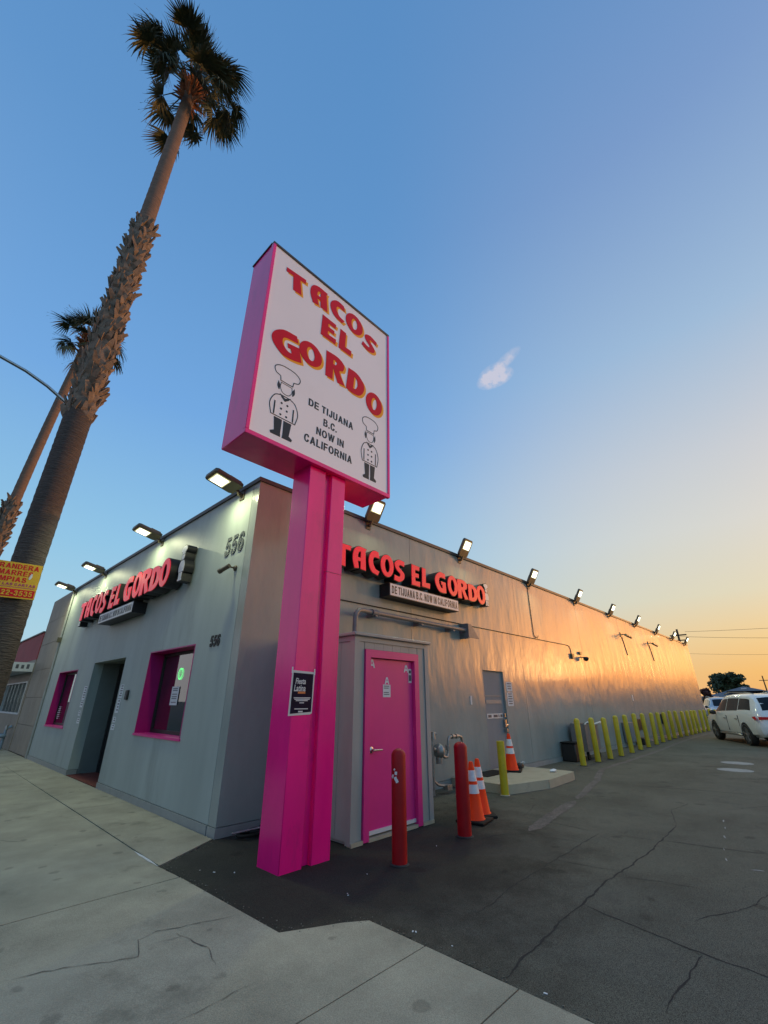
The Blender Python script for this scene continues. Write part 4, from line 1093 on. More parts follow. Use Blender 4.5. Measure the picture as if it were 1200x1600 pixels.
# stickers on the door
b = MB(); b.box((4.585, CY0 + .024, 1.545), (4.735, CY0 + .0272, 1.705)); link('sticker', b, M['paper'], door)
b = MB()
for z in (1.68, 1.655, 1.60, 1.575): b.box((4.60, CY0 + .0225, z), (4.72 - rnd.uniform(0, .03), CY0 + .0238, z + .010))
link('sticker_print', b, M['ink'], door)
for cx_, cz_, s in ((4.37, 1.965, .055), (4.665, 1.755, .045), (5.075, 1.93, .05)):
    me = shape_mesh('sticker', [contour([(cx_ - s, cz_ - s), (cx_ - s * .55, cz_ - s), (cx_ - s * .4, cz_ - s * .55), (cx_ + s * .4, cz_ - s * .55), (cx_ + s * .55, cz_ - s), (cx_ + s, cz_ - s), (cx_ + s * .4, cz_ + s * .8, 1), (cx_, cz_ + s, 1), (cx_ - s * .4, cz_ + s * .8, 1)]), list(reversed(ell(cx_, cz_ + s * .1, s * .25, s * .3, 0, 12)))], .0025)
    me.transform(Matrix.Translation((0, CY0 + .0272, 0)) @ FS); link('sticker', me, M['paper'], door)
b = MB(); b.box((5.125, CY0 + .0245, 1.74), (5.19, CY0 + .0272, 1.93)); link('sticker', b, M['white_face'], door)
me = shape_mesh('sticker_print', [ell(5.157, 1.89, .022, .022, 0, 14)], .002); me.transform(Matrix.Translation((0, CY0 + .0243, 0)) @ FS); link('sticker_print', me, M['black'], door)
b = MB(); b.box((5.132, CY0 + .0225, 1.765), (5.182, CY0 + .0243, 1.845)); link('sticker_print', b, M['ink'], door)

# ------------------------------------------------------------------ the pole sign
ps = thing('pole_sign', 'tall magenta pole sign with a big white Tacos El Gordo cabinet', 'sign', (3.3, 4.42, 0))
b = MB(); b.box((2.985, 4.215, -.02), (3.255, 4.60, 4.46)); b.bevel(.006); link('column', b, M['pink'], ps)
b = MB(); b.box((3.365, 4.215, -.02), (3.615, 4.60, 4.46)); b.bevel(.006); link('column', b, M['pink'], ps)
b = MB(); b.box((3.2555, 4.275, -.02), (3.3645, 4.58, 4.45)); link('web_plate', b, M['pink'], ps)
b = MB(); b.box((3.362, 4.2105, 3.015), (3.618, 4.35, 3.0215)); link('column_joint', b, M['pink_dark'], ps)
KX0, KX1, KY0, KY1, KZ0, KZ1 = 1.955, 4.485, 4.15, 4.75, 4.42, 7.84
b = MB(); b.box((KX0 + .012, KY0 + .03, KZ0 + .012), (KX1 - .012, KY1, KZ1 - .012)); b.bevel(.01); link('cabinet', b, M['pink'], ps)
rt_ = .062
for lo, hi in (((KX0, KY0 - .012, KZ0), (KX1, KY0 + .05, KZ0 + rt_)), ((KX0, KY0 - .012, KZ1 - .045), (KX1, KY0 + .05, KZ1)),
               ((KX0, KY0 - .012, KZ0 + rt_ + .001), (KX0 + .05, KY0 + .05, KZ1 - .046)), ((KX1 - .045, KY0 - .012, KZ0 + rt_ + .001), (KX1, KY0 + .05, KZ1 - .046))):
    b = MB(); b.box(lo, hi); b.bevel(.004)
    link('retainer', b, M['coping'] if hi[2] == KZ1 and lo[2] > 7 else M['pink'], ps)
b = MB(); b.box((KX0 - .004, KY0 + .051, KZ1 - .0115), (KX1 + .004, KY1 + .004, KZ1 + .012)); link('top_cap', b, M['coping'], ps)
b = MB(); b.box((KX0 + .051, KY0 + .005, KZ0 + rt_), (KX1 - .046, KY0 + .028, KZ1 - .046)); link('sign_face', b, M['face'], ps)
FP = Matrix.Translation((0, KY0 + .0045, 0)) @ FS
PLET = [('T', 2.245, 2.60, 7.185, 7.55, 8), ('A', 2.68, 3.03, 7.245, 7.645, 4), ('C', 3.085, 3.39, 7.265, 7.665, 0), ('O', 3.425, 3.81, 7.245, 7.655, -5), ('S', 3.835, 4.14, 7.09, 7.46, -12),
        ('E', 2.94, 3.235, 6.715, 7.13, 0), ('L', 3.305, 3.57, 6.70, 7.11, 0),
        ('G', 2.14, 2.60, 5.87, 6.315, 12), ('O', 2.585, 2.99, 6.0, 6.405, 5), ('R', 3.075, 3.45, 6.0, 6.48, 0), ('D', 3.515, 3.875, 5.985, 6.42, -5), ('O', 3.935, 4.30, 5.83, 6.255, -10)]
for ch, x0, x1, z0, z1, ro in PLET:
    g1 = grown(place(GL[ch], x0, z0, x1 - x0, z1 - z0, ro), .012)
    me = shape_mesh('letter', g1, .0030); me.transform(Matrix.Translation((0, -.0022, 0)) @ FP)
    lt = link('letter', me, M['red_vinyl'], ps)
    me = shape_mesh('letter_shadow', place(GL[ch], x0 + .034, z0 - .032, x1 - x0 + .014, z1 - z0 + .010, ro), .002); me.transform(FP)
    link('letter_shadow', me, M['yellow_vinyl'], lt)
    me = shape_mesh('letter_outline', grown(g1, .014), .001); me.transform(Matrix.Translation((0, -.0021, 0)) @ FP)
for s_, x_, z_, w_ in (('DE TIJUANA', 2.825, 5.30, .845), ('B.C.', 3.105, 5.095, .25), ('NOW IN', 2.992, 4.90, .508), ('CALIFORNIA', 2.80, 4.702, .87)):
    sans_part(ps, s_, x_, z_, .122, w_, FP, M['black_vinyl'])
def outline_ring(cs, w, m_, name='emblem'):
    c = [cs[0], list(reversed(grown([cs[0]], -w)[0]))]
    me = shape_mesh(name, c, .002); me.transform(FP); link(name, me, m_, ps)
for x0, w_ in ((2.17, .56), (3.80, .48)):
    hat, head, hair, scarf, coat, legs = emblem_parts(x0, 4.58, w_, 1.12)
    outline_ring(hat, .026, M['black_vinyl']); outline_ring(head, .018, M['black_vinyl']); outline_ring(coat, .026, M['black_vinyl'])
    for piece in legs + hair:
        me = shape_mesh('emblem', [piece], .002); me.transform(FP); link('emblem', me, M['black_vinyl'], ps)
    sol = scarf + [ell(x0 + w_ * q, 4.58 + 1.12 * z, .016, .016, 0, 12) for z in (.46, .38, .30) for q in (.42, .58)]
    _ = legs + hair + scarf + [ell(x0 + w_ * q, 4.58 + 1.12 * z, .016, .016, 0, 12) for z in (.46, .38, .30) for q in (.42, .58)]
    me = shape_mesh('emblem', sol, .002); me.transform(FP); link('emblem', me, M['black_vinyl'], ps)
    for q in (.24, .76):
        arm = [[(x0 + w_ * (q - .018), 4.58 + 1.12 * .27), (x0 + w_ * (q + .018), 4.58 + 1.12 * .27), (x0 + w_ * (q + .018), 4.58 + 1.12 * .45), (x0 + w_ * (q - .018), 4.58 + 1.12 * .45)]]
        me = shape_mesh('emblem', arm, .002); me.transform(FP); link('emblem', me, M['black_vinyl'], ps)
# the poster taped on the column
po = thing('poster', 'dark event poster with white border taped on the magenta sign column', 'poster', (3.11, 4.21, 1.35))
q = [(2.945, 1.352), (3.235, 1.362), (3.258, 1.375), (3.268, 1.80), (2.958, 1.812)]
me = shape_mesh('sheet', [q], .003); me.transform(Matrix.Translation((0, 4.2135, 0)) @ FS); link('sheet', me, M['whitep'], po)
me = shape_mesh('print', [[(2.966, 1.372), (3.245, 1.388), (3.249, 1.778), (2.975, 1.786)]], .001); me.transform(Matrix.Translation((0, 4.2102, 0)) @ FS); link('print', me, M['navy'], po)
text(po, 'Fiesta', (3.008, 4.2088, 1.672), .085, FS, M['whitep'], bold=.002, width=.14, shear=.15, depth=.001)
text(po, 'Latina', (2.995, 4.2088, 1.598), .092, FS, M['whitep'], bold=.002, width=.155, shear=.15, depth=.001)
b = MB(); b.box((3.05, 4.2082, 1.572), (3.15, 4.209, 1.594)); link('print', b, M['peach'], po)
b = MB()
for x0, x1, z in ((3.0, 3.225, 1.525), (3.01, 3.215, 1.511), (3.03, 3.19, 1.497), (3.08, 3.14, 1.475), (3.02, 3.20, 1.415)): b.box((x0, 4.2082, z), (x1, 4.209, z + .009))
b.box((3.07, 4.2082, 1.385), (3.13, 4.209, 1.40)); link('print', b, M['white_face'], po)
for x_, z_ in ((2.955, 1.80), (3.262, 1.79)):
    b = MB(); b.box((x_ - .008, 4.2072, z_ - .02), (x_ + .008, 4.2085, z_ + .045)); link('tape', b, M['paper'], po)

# ------------------------------------------------------------------ bollards and cones
def bollard(name, label, x, y, h, r, m, tilt=0., rounded=True, group=None, plate=False):
    t = thing(name, label, 'bollard', (x, y, -.01), group)
    b = MB()
    prof = [(r, 0), (r, h * .5), (r, h - .03)]
    prof += [(r * .93, h - .012), (r * .7, h + .012), (r * .35, h + .026), (.002, h + .03)] if rounded else [(r * .97, h), (.002, h)]
    b.lathe(prof, 24)
    o = link('post', b, m, None)
    o.parent = t
    t.rotation_euler = (tilt, tilt * .5, 0)
    b = MB(); b.lathe([(r * 1.28, .004), (r * 1.2, .010), (r * 1.02, .015)], 20); o2 = link('footing', b, M['step'] if plate else M['joint'], None); o2.parent = t
    return t
r1 = bollard('red_bollard', 'chipped red bollard in front of the pink closet door', 4.01, 3.60, 1.00, .078, M['red_bollard'], group='red bollards by the closet')
b = MB()
for k in range(9):
    a = R(190 + rnd.uniform(-25, 25)); z = .78 + rnd.uniform(-.06, .06); s = rnd.uniform(.006, .016)
    m_ = Matrix.Rotation(a, 4, 'Z') @ Matrix.Translation((.0785, 0, z))
    b.box((-.002, -s, -s), (.0012, s, s * .8), m_ @ Matrix.Rotation(rnd.uniform(0, 1.5), 4, 'X'))
o = link('sticker_scrap', b, M['paper'], None); o.parent = r1
bollard('red_bollard', 'chipped red bollard beside the two traffic cones', 5.29, 3.68, .99, .085, M['red_bollard'], tilt=R(.6), group='red bollards by the closet')
bollard('yellow_bollard', 'short flat topped yellow bollard standing alone before the concrete step', 7.85, 4.56, .84, .068, M['yel_bollard'], rounded=False, plate=True)
bp = [(12.58, 4.99), (13.62, 4.99), (14.50, 4.96), (15.48, 4.97), (16.64, 5.00), (17.80, 5.06), (19.0, 5.12), (20.3, 5.18), (21.6, 5.26), (22.9, 5.32), (24.1, 5.38), (25.2, 5.36), (26.2, 5.33), (27.2, 5.31), (28.2, 5.33), (29.1, 5.3), (30.2, 5.3), (31.2, 5.26), (32.4, 5.2), (33.6, 5.1)]
first = None
for i, (x, y) in enumerate(bp):
    lb = 'yellow bollard along the side wall, %s of the row from the concrete step' % ords[i]
    if first is None:
        first = bollard('yellow_bollard', lb, x, y, 1.06, .072, M['yel_bollard'], group='yellow bollards in a row along the wall')
    else:
        c = dup(first, (x, y, -.01), rnd.uniform(0, 6), lb)
        c.rotation_euler = (R(rnd.uniform(-1.8, 1.8)), R(rnd.uniform(-1.8, 1.8)), rnd.uniform(0, 6))
        c.scale = (1, 1, rnd.uniform(.97, 1.03))
def cone_master():
    t = thing('traffic_cone', 'x', 'traffic cone', (0, 0, 0), 'orange traffic cones by the side wall')
    H, r0, r1_ = .71, .135, .030
    rr = lambda z: r0 + (r1_ - r0) * (z - .03) / (H - .03)
    def seg(name, z0, z1, m, e=0):
        b = MB(); b.lathe([(rr(z0) + e, z0), (rr((z0 + z1) / 2) + e, (z0 + z1) / 2), (rr(z1) + e, z1)], 28); return link(name, b, m, t)
    b = MB(); b.box((-.20, -.20, 0), (.20, .20, .032)); b.bevel(.012, 2); link('base', b, M['rubber'], t)
    b = MB(); b.lathe([(.15, .022), (.145, .034), (rr(.05), .05), (rr(.3), .3), (rr(.60), .60), (rr(H - .02), H - .02), (r1_ * .8, H), (.012, H)], 28); link('cone_body', b, M['orange'], t)
    seg('reflective_band', .33, .435, M['reflective'], .003)
    seg('reflective_band', .475, .605, M['reflective'], .003)
    return t
cn_ = cone_master()
cn_.location = (5.98, 3.98, -.006); cn_.rotation_euler = (0, 0, .2); cn_['label'] = 'orange traffic cone nearer the red bollard, left of the pair'
dup(cn_, (6.33, 4.10, -.006), .75, 'orange traffic cone behind the other, right of the pair by the red bollard')
dup(cn_, (9.50, 5.30, .135), .4, 'orange traffic cone standing on the concrete step by the grey door')

# concrete step under the service door, with what lies on it
t = thing('concrete_step', 'low concrete landing slab below the grey service door', 'step', (9.7, 5, 0))
me = shape_mesh('slab', [contour([(7.95, 5.755), (7.92, 4.62), (8.05, 4.52, 1), (9.0, 4.28), (9.14, 4.27, 1), (10.32, 4.32), (10.38, 4.42), (10.36, 5.755)], 4)], .15)
me.transform(Matrix.Translation((0, 0, -.014)))
link('slab', me, M['step'], t)
t = thing('door_mat', 'dark mat lying on the concrete landing before the grey door', 'mat', (8.9, 5.3, .136))
b = MB(); b.box((8.45, 5.25, .137), (9.32, 5.66, .150)); link('mat', b, M['rubber'], t)
t = thing('black_bag', 'small crumpled black bag on the concrete landing behind the cone', 'bag', (9.98, 5.36, .136))
b = MB(); bmesh.ops.create_icosphere(b.bm, subdivisions=3, radius=.085, matrix=Matrix.Translation((9.98, 5.36, .19)) @ Matrix.Diagonal((1.2, .9, .7, 1)))
for v in b.bm.verts: v.co += Vector((rnd.uniform(-.008, .008),) * 3); v.co.z = max(v.co.z, .137)
link('bag_body', b, M['black'], t)
b = MB(); b.tube([(9.98, 5.34, .24), (10.02, 5.30, .27), (10.05, 5.27, .255)], .008, 6); link('knot', b, M['paper'], t)
t = thing('crumpled_paper', 'crumpled white paper lying on the concrete landing', 'paper', (10.05, 4.60, .136))
b = MB(); bmesh.ops.create_icosphere(b.bm, subdivisions=2, radius=.07, matrix=Matrix.Translation((10.0, 4.62, .16)) @ Matrix.Diagonal((1.4, .8, .4, 1)))
for v in b.bm.verts: v.co += Vector((rnd.uniform(-.015, .015), rnd.uniform(-.015, .015), rnd.uniform(-.01, .01))); v.co.z = max(v.co.z, .137)
link('sheet', b, M['paper'], t)

# gas meter piping beside the closet
t = thing('gas_meter', 'grey gas regulator and piping standing between closet and red bollard', 'gas meter', (7.2, 5.5, 0))
b = MB(); b.tube([(6.98, 5.45, -.02), (6.98, 5.45, .86), (7.0, 5.43, .93), (7.06, 5.42, .95)], .030, 10); link('riser', b, M['galv'], t)
b = MB(); b.tube([(7.0, 5.43, .86), (7.0, 5.43, .98)], [.046, .03], 10); link('vent_cap', b, M['galv'], t)
b = MB(); b.lathe([(.03, -.09), (.10, -.055), (.125, -.012), (.125, .012), (.10, .05), (.05, .10)], 16, (7.16, 5.44, .66), 'X'); b.lathe([(.055, -.10), (.06, 0), (.055, .10)], 12, (7.16, 5.44, .56)); link('regulator', b, M['galv'], t)
b = MB(); b.tube([(7.0, 5.44, .70), (7.10, 5.44, .68)], .035, 10); b.tube([(7.20, 5.44, .62), (7.32, 5.43, .55), (7.40, 5.43, .55), (7.44, 5.43, .62), (7.45, 5.43, .80), (7.48, 5.43, .86), (7.54, 5.43, .875), (7.80, 5.42, .875), (7.88, 5.42, .85), (7.90, 5.42, .78), (7.90, 5.42, .55)], .026, 10); link('pipe', b, M['galv'], t)
for p0, p1 in (((7.43, 5.43, .66), (7.43, 5.43, .74)), ((7.58, 5.43, .875), (7.64, 5.43, .875)), ((7.70, 5.43, .875), (7.76, 5.43, .875)), ((7.90, 5.42, .60), (7.90, 5.42, .70))):
    b = MB(); b.tube([p0, p1], .042, 8); link('union', b, M['galv'], t)
b = MB(); b.tube([(7.90, 5.42, -.02), (7.90, 5.42, .52), (7.90, 5.42, .58)], [.062, .062, .03], 12); link('service_pipe', b, M['blue_grey'], t)
b = MB(); b.tube([(6.98, 5.45, .22), (7.08, 5.42, .14), (7.3, 5.36, .1)], .02, 8); b.box((7.22, 5.32, .05), (7.36, 5.42, .13)); link('shutoff_valve', b, M['galv'], t)
t = thing('ground_pipe', 'short capped pipe sticking up behind the red bollard', 'pipe', (6.55, 4.62, 0))
b = MB(); b.tube([(6.55, 4.62, -.02), (6.55, 4.62, .13)], .05, 12); link('stub', b, M['galv'], t)
b = MB(); b.lathe([(.058, .12), (.058, .15), (.03, .165)], 12, (6.55, 4.62, 0)); link('cap', b, M['steel'], t)
t = thing('black_hose', 'black rubber hose coiled on the asphalt behind the magenta pole', 'hose', (3.6, 5.4, 0))
b = MB(); b.tube([(3.38 + .15 * math.cos(a * .5) + a * .012, 5.52 + .10 * math.sin(a * .5), .02 + a * .0016) for a in range(0, 40)], .018, 8); link('hose', b, M['rubber'], t)
b = MB(); b.tube([(3.25, 5.60, .05), (3.75, 5.45, .09)], .012, 6); link('nozzle_rod', b, M['galv'], t)

# things behind the bollard row
t = thing('utility_cart', 'dark steel utility cart with white handles parked behind the nearest bollards', 'cart', (14.2, 5.5, 0))
for lo, hi in (((13.75, 5.25, .22), (14.75, 5.27, .88)), ((13.75, 5.65, .22), (14.75, 5.67, .88)), ((13.75, 5.272, .20), (13.77, 5.648, .90)), ((14.73, 5.272, .22), (14.75, 5.648, .88))):
    b = MB(); b.box(lo, hi); link('side_panel', b, M['pipe_dark'], t)
for z in (.2, .55): b = MB(); b.box((13.77, 5.272, z), (14.73, 5.648, z + .02)); link('shelf', b, M['pipe_dark'], t)
b = MB(); b.tube([(13.78, 5.26, .88), (13.85, 5.22, .93), (14.1, 5.22, .95), (14.15, 5.26, .9)], .018, 8); link('handle', b, M['whitep'], t)
b = MB(); b.tube([(14.5, 5.26, .86), (14.62, 5.18, .9), (14.95, 5.15, .92), (15.1, 5.2, .88)], .028, 8); link('handle', b, M['whitep'], t)
for x_ in (13.85, 14.65):
    for y_ in (5.3, 5.62):
        b = MB(); b.tube([(x_, y_, .2), (x_, y_, .1)], .02, 8); b.lathe([(.02, -.02), (.075, -.02), (.075, .02), (.02, .02)], 14, (x_, y_, .066), 'Y'); link('caster', b, M['rubber'], t)
t = thing('grease_bin', 'low black bin against the wall left of the utility cart', 'bin', (13.3, 5.55, 0))
b = MB(); b.prism([(13.12, 5.36), (13.5, 5.36), (13.5, 5.74), (13.12, 5.74)], -.005, .42); b.bevel(.02); link('bin_body', b, M['black'], t)
b = MB(); b.box((13.10, 5.34, .425), (13.52, 5.75, .46)); b.bevel(.01); link('lid', b, M['rubber'], t)
t = thing('electric_box', 'grey electrical cabinet on the wall behind the middle bollards', 'cabinet', (18.9, 5.6, 0))
b = MB(); b.box((18.65, 5.52, .12), (19.25, YS - .022, .78)); b.bevel(.01); link('cabinet_body', b, M['pipe_dark'], t)
b = MB(); b.box((18.68, 5.510, .16), (19.22, 5.5195, .74)); link('cabinet_door', b, M['doorgrey'], t)
t = thing('black_crate', 'black plastic crate on the asphalt right of the electrical cabinet', 'crate', (20.1, 5.5, 0))
b = MB(); b.box((19.8, 5.45, -.01), (20.4, 5.74, .22)); b.bevel(.01); link('crate_body', b, M['black'], t)
t = thing('wall_box', 'small black box on the wall above the crate', 'box', (20.4, YS, .6))
b = MB(); b.box((20.2, 5.66, .45), (20.75, YS - .001, .85)); b.bevel(.01); link('case', b, M['black'], t)
t = thing('wall_box', 'small black box on the wall behind the farther bollards', 'box', (24.4, YS, .6))
b = MB(); b.box((24.2, 5.66, .55), (24.7, YS - .001, .95)); b.bevel(.01); link('case', b, M['black'], t)
t = thing('wall_tag', 'small white tag on the side wall above the middle bollards', 'plate', (21, YS, 1.5))
b = MB(); b.box((20.6, YS - .012, 1.50), (20.72, YS - .001, 1.72)); link('cover', b, M['whitep'], t)

# ------------------------------------------------------------------ palms
def frond_mesh(seed, R_=1.0, pet=1.1, droop=.5):
    """fan leaf growing along +X: petiole, then a pleated fan whose tips split and hang, swept by wind"""
    r = random.Random(seed)
    b = MB()
    b.tube([(0, 0, 0), (pet * .5, 0, .04), (pet, 0, 0)], [.035, .022, .016], 5)
    n = 30
    span = R(r.uniform(82, 112))
    for k in range(n):
        a = -span + 2 * span * (k + .5) / n
        L = R_ * (1 - .28 * (abs(a) / span) ** 2) * r.uniform(.82, 1.08)
        d = Vector((math.cos(a), math.sin(a), 0)); p = Vector((-d.y, d.x, 0))
        w = .027 * R_
        pts = []
        curl = r.uniform(.6, 1.3) * droop
        for j, t in enumerate((.03, .35, .62, .84, 1.0)):
            drop = -curl * (max(0, t - .30) ** 1.7) * R_ * 1.15
            sweep = .22 * max(0, t - .45) * r.uniform(.6, 1.2) * R_
            q = Vector((pet, 0, 0)) + d * (L * t) * (1 - .12 * t * curl) + Vector((-.25 * sweep, sweep * .8, drop))
            pts.append((q, w * (.25 + 1.05 * min(t * 2.3, 1)) * (1 if t < .5 else max(.06, (1.02 - t) / .52))))
        z0 = r.uniform(-.012, .012)
        prev = None
        for q, ww in pts:
            cur = (b.bm.verts.new(q + p * ww + Vector((0, 0, z0))), b.bm.verts.new(q - p * ww + Vector((0, 0, -z0 + .012))))
            if prev: b.bm.faces.new((prev[0], prev[1], cur[1], cur[0]))
            prev = cur
    me = bpy.data.meshes.new('frond'); b.bm.to_mesh(me); b.bm.free()
    me.materials.append(M['frond'])
    return me
fronds = [frond_mesh(i, rr_, pp_, dd_) for i, (rr_, pp_, dd_) in enumerate([(1.05, 1.2, .55), (1.0, 1.4, .85), (1.1, 1.1, .7), (.95, 1.5, 1.15), (1.02, 1.3, .95), (.9, 1.6, 1.3)])]
def palm(label, x, y, prof, skirt, n_fr, seed, wind, scale=1., lean=(0, 0)):
    """prof: (height, radius); skirt: (z0, z1, extra radius) of old leaf bases"""
    r = random.Random(seed)
    t = thing('palm_tree', label, 'palm tree', (x, y, -.05))
    H = prof[-1][0]
    ax = lambda z: (x + lean[0] * (z / H) ** 2, y + lean[1] * (z / H) ** 2)
    def rad(z):
        for (a, ra), (c, rc) in zip(prof, prof[1:]):
            if a <= z <= c: return ra + (rc - ra) * (z - a) / (c - a)
        return prof[-1][1]
    def trunk(name, z0, z1, m, ringh, amp):
        b = MB(); path = []; rs = []
        z = z0; k = 0
        while z < z1:
            path.append((*ax(z), z)); rs.append(rad(z) * (1 + (amp if k % 2 else -amp) + r.uniform(-amp, amp) * .6)); z += ringh * r.uniform(.7, 1.3); k += 1
        path.append((*ax(z1), z1)); rs.append(rad(z1))
        b.tube(path, rs, 20); return link(name, b, m, t)
    trunk('trunk', -.05, skirt[0] + .2, M['bark'], .09, .010)
    trunk('trunk', skirt[0] + .2, skirt[1] - .1, M['boot'], .2, .03)
    trunk('trunk', skirt[1] - .1, H, M['bark_top'], .14, .016)
    # old cut leaf bases, woven round the trunk
    b = MB()
    z = skirt[0]
    while z < skirt[1]:
        nn = 13
        ph = r.uniform(0, 6)
        for k in range(nn):
            a = ph + 2 * math.pi * k / nn + r.uniform(-.12, .12)
            rr = rad(z) * .96
            e = skirt[2] * r.uniform(.55, 1.35) * (1 if z > skirt[0] + .3 else .6)
            cx_, cy_ = ax(z)
            zz = z + r.uniform(-.07, .07)
            L = r.uniform(.22, .42)
            wd = r.uniform(.055, .085)
            m_ = Matrix.Translation((cx_, cy_, zz)) @ Matrix.Rotation(a, 4, 'Z') @ Matrix.Translation((rr, 0, 0)) @ Matrix.Rotation(r.uniform(-.75, .75), 4, 'X') @ Matrix.Rotation(r.uniform(-.35, .2), 4, 'Y')
            tip = r.uniform(.25, .75)
            p = [(-.03, -wd, 0), (-.03, wd, 0), (e * .55, wd * .8, L * .45), (e * .55, -wd * .8, L * .45), (e, wd * tip, L), (e, -wd * tip, L), (e * .45, wd * tip * .6, L * .98), (e * .45, -wd * tip * .6, L * .98)]
            v = [b.bm.verts.new(m_ @ Vector(q)) for q in p]
            for f in ((0, 1, 2, 3), (3, 2, 4, 5), (5, 4, 6, 7), (0, 3, 5, 7), (1, 6, 4, 2)): b.bm.faces.new([v[i] for i in f])
        z += r.uniform(.12, .17)
    stuff(link('leaf_base', b, M['boot'], t, sharp=False))
    cx_, cy_ = ax(H)
    # fibre at the crown
    b = MB()
    for k in range(130):
        a = r.uniform(0, 6.283); zz = H + r.uniform(-.95, .35); e = r.uniform(.18, .46)
        p0 = Vector((cx_ + rad(H) * .8 * math.cos(a), cy_ + rad(H) * .8 * math.sin(a), zz)); d = Vector((math.cos(a), math.sin(a), r.uniform(.2, 1.2)))
        b.tube([p0, p0 + d * e * .6, p0 + d * e + Vector((0, 0, -.05))], [.05, .035, .012], 4)
    stuff(link('crown_fibre', b, M['fibre'], t))
    for k in range(n_fr):
        u = (k + .5) / n_fr
        el = 82 - 130 * u ** 1.15 + r.uniform(-9, 9)
        az_ = k * 137.5 + r.uniform(-20, 20)
        o = bpy.data.objects.new('frond', fronds[r.randrange(len(fronds))])
        C.objects.link(o); o.parent = t
        s = scale * r.uniform(.85, 1.12) * (1 if el > -20 else .9)
        e_ = R(el)
        d = Vector((math.cos(e_) * math.cos(R(az_)), math.cos(e_) * math.sin(R(az_)), math.sin(e_))) + Vector(wind) * .25
        d.normalize()
        xaxis = d; side = Vector((0, 0, 1)).cross(xaxis)
        side = side.normalized() if side.length > .1 else Vector((0, 1, 0))
        side = (side + Vector((0, 0, r.uniform(-.35, .35)))).normalized()
        zax = xaxis.cross(side).normalized(); side = zax.cross(xaxis)
        o.matrix_basis = Matrix.Translation((cx_ - x, cy_ - y, H + .05 + r.uniform(-.35, .15))) @ Matrix((xaxis, side, zax)).transposed().to_4x4() @ Matrix.Diagonal((s, s, s, 1))
    return t
palm('tall near palm with a thick sleeve of old leaf bases, behind the yellow sign', 1.04, 10.5,
     [(-.1, .40), (.5, .31), (4, .262), (7.0, .265), (7.6, .27), (13.9, .235), (14.0, .205), (21.0, .185), (21.6, .21)], (7.25, 13.9, .08), 40, 3, (.1, -.6, .1), .93)
palm('farther palm whose crown shows behind the trunk of the near palm', .95, 22.0,
     [(-.1, .34), (.5, .27), (8.2, .22), (9.0, .19), (16.5, .17), (18.0, .2)], (6.2, 8.9, .09), 27, 11, (.1, -.5, .1), .84, lean=(.60, 0))

# yellow placard nailed to the near palm
sg = thing('placard', 'yellow placard with red Spanish lettering nailed to the near palm trunk', 'sign', (.9, 10.2, 3.2))
rotp = Matrix.Translation((1.275, 10.17, 3.205)) @ Matrix.Rotation(R(4), 4, 'Z') @ Matrix.Rotation(R(-2.2), 4, 'Y')
b = MB(); b.box((-.98, -.004, 0), (0, .004, .645)); me = b.mesh('board'); me.transform(rotp); link('board', me, M['yellow_sign'], sg)
b = MB(); b.box((-.96, -.0062, .025), (-.02, -.0045, .16)); me = b.mesh('stripe'); me.transform(rotp); link('stripe', me, M['red_vinyl'], sg)
FP2 = rotp @ FS
for s_, x1, z_, h_, w_, m_ in (('CURANDERA', -.045, .525, .090, .745, 'red_vinyl'), ('AMARRES', -.12, .408, .090, .585, 'red_vinyl'), ('LIMPIAS', -.19, .292, .088, .50, 'red_vinyl'), ('DE LAS CARTAS', -.035, .222, .044, .60, 'pink_dark')):
    sans_part(sg, s_, x1 - w_, z_, h_, w_, FP2 @ Matrix.Translation((0, 0, .0055)), M[m_], .0015)
sans_part(sg, '922-3535', -.575, .048, .090, .525, FP2 @ Matrix.Translation((0, 0, .0075)), M['yellow_sign'], .0015)
b = MB(); b.box((-.86, -.0052, .19), (-.04, -.0042, .20)); me = b.mesh('rule'); me.transform(rotp); link('rule', me, M['pink_dark'], sg)
me = shape_mesh('tear', [contour([(-.165, .37, 1), (-.15, .45, 1), (-.125, .47, 1), (-.12, .40, 1), (-.145, .36, 1)])], .001)
me.transform(FP2 @ Matrix.Translation((0, 0, .0072))); link('tear', me, M['paper'], sg, sharp=False)

# street lamp behind the palm
lm = thing('street_lamp', 'grey street lamp whose curved arm reaches over the street at left', 'street lamp', (1.65, 15.0, 0))
lx, ly = 1.65, 15.0
b = MB(); b.tube([(lx, ly, -.1), (lx, ly, 5), (lx, ly, 9.5)], [.10, .085, .07], 12); link('pole', b, M['galv'], lm)
b = MB(); b.tube([(lx, ly, 9.2), (lx - .18, ly, 9.75), (lx - .6, ly, 10.2), (lx - 1.15, ly, 10.5), (lx - 1.75, ly, 10.72), (lx - 2.9, ly, 10.95), (lx - 3.9, ly, 11.0)], .05, 10); link('arm', b, M['steel'], lm)
b = MB(); b.tube([(lx - 3.8, ly, 11.0), (lx - 4.0, ly, 11.0), (lx - 4.6, ly, 11.02), (lx - 4.7, ly, 11.02)], [.06, .12, .11, .03], 12); link('lamp_head', b, M['galv'], lm)
b = MB(); b.box((lx - .09, ly - .16, 3.75), (lx + .10, ly - .08, 4.1)); b.bevel(.01); link('switch_box', b, M['blue_grey'], lm)
b = MB(); b.box((lx - .06, ly - .14, 4.12), (lx + .06, ly - .075, 4.5)); link('switch_box', b, M['black'], lm)
st = thing('street_sign', 'white street sign with black border on the lamp post at left edge', 'sign', (1.6, 14.9, 2.32))
b = MB(); b.box((lx - .32, ly - .125, 2.32), (lx + .14, ly - .115, 2.98)); b.bevel(.004); link('sign_panel', b, M['whitep'], st)
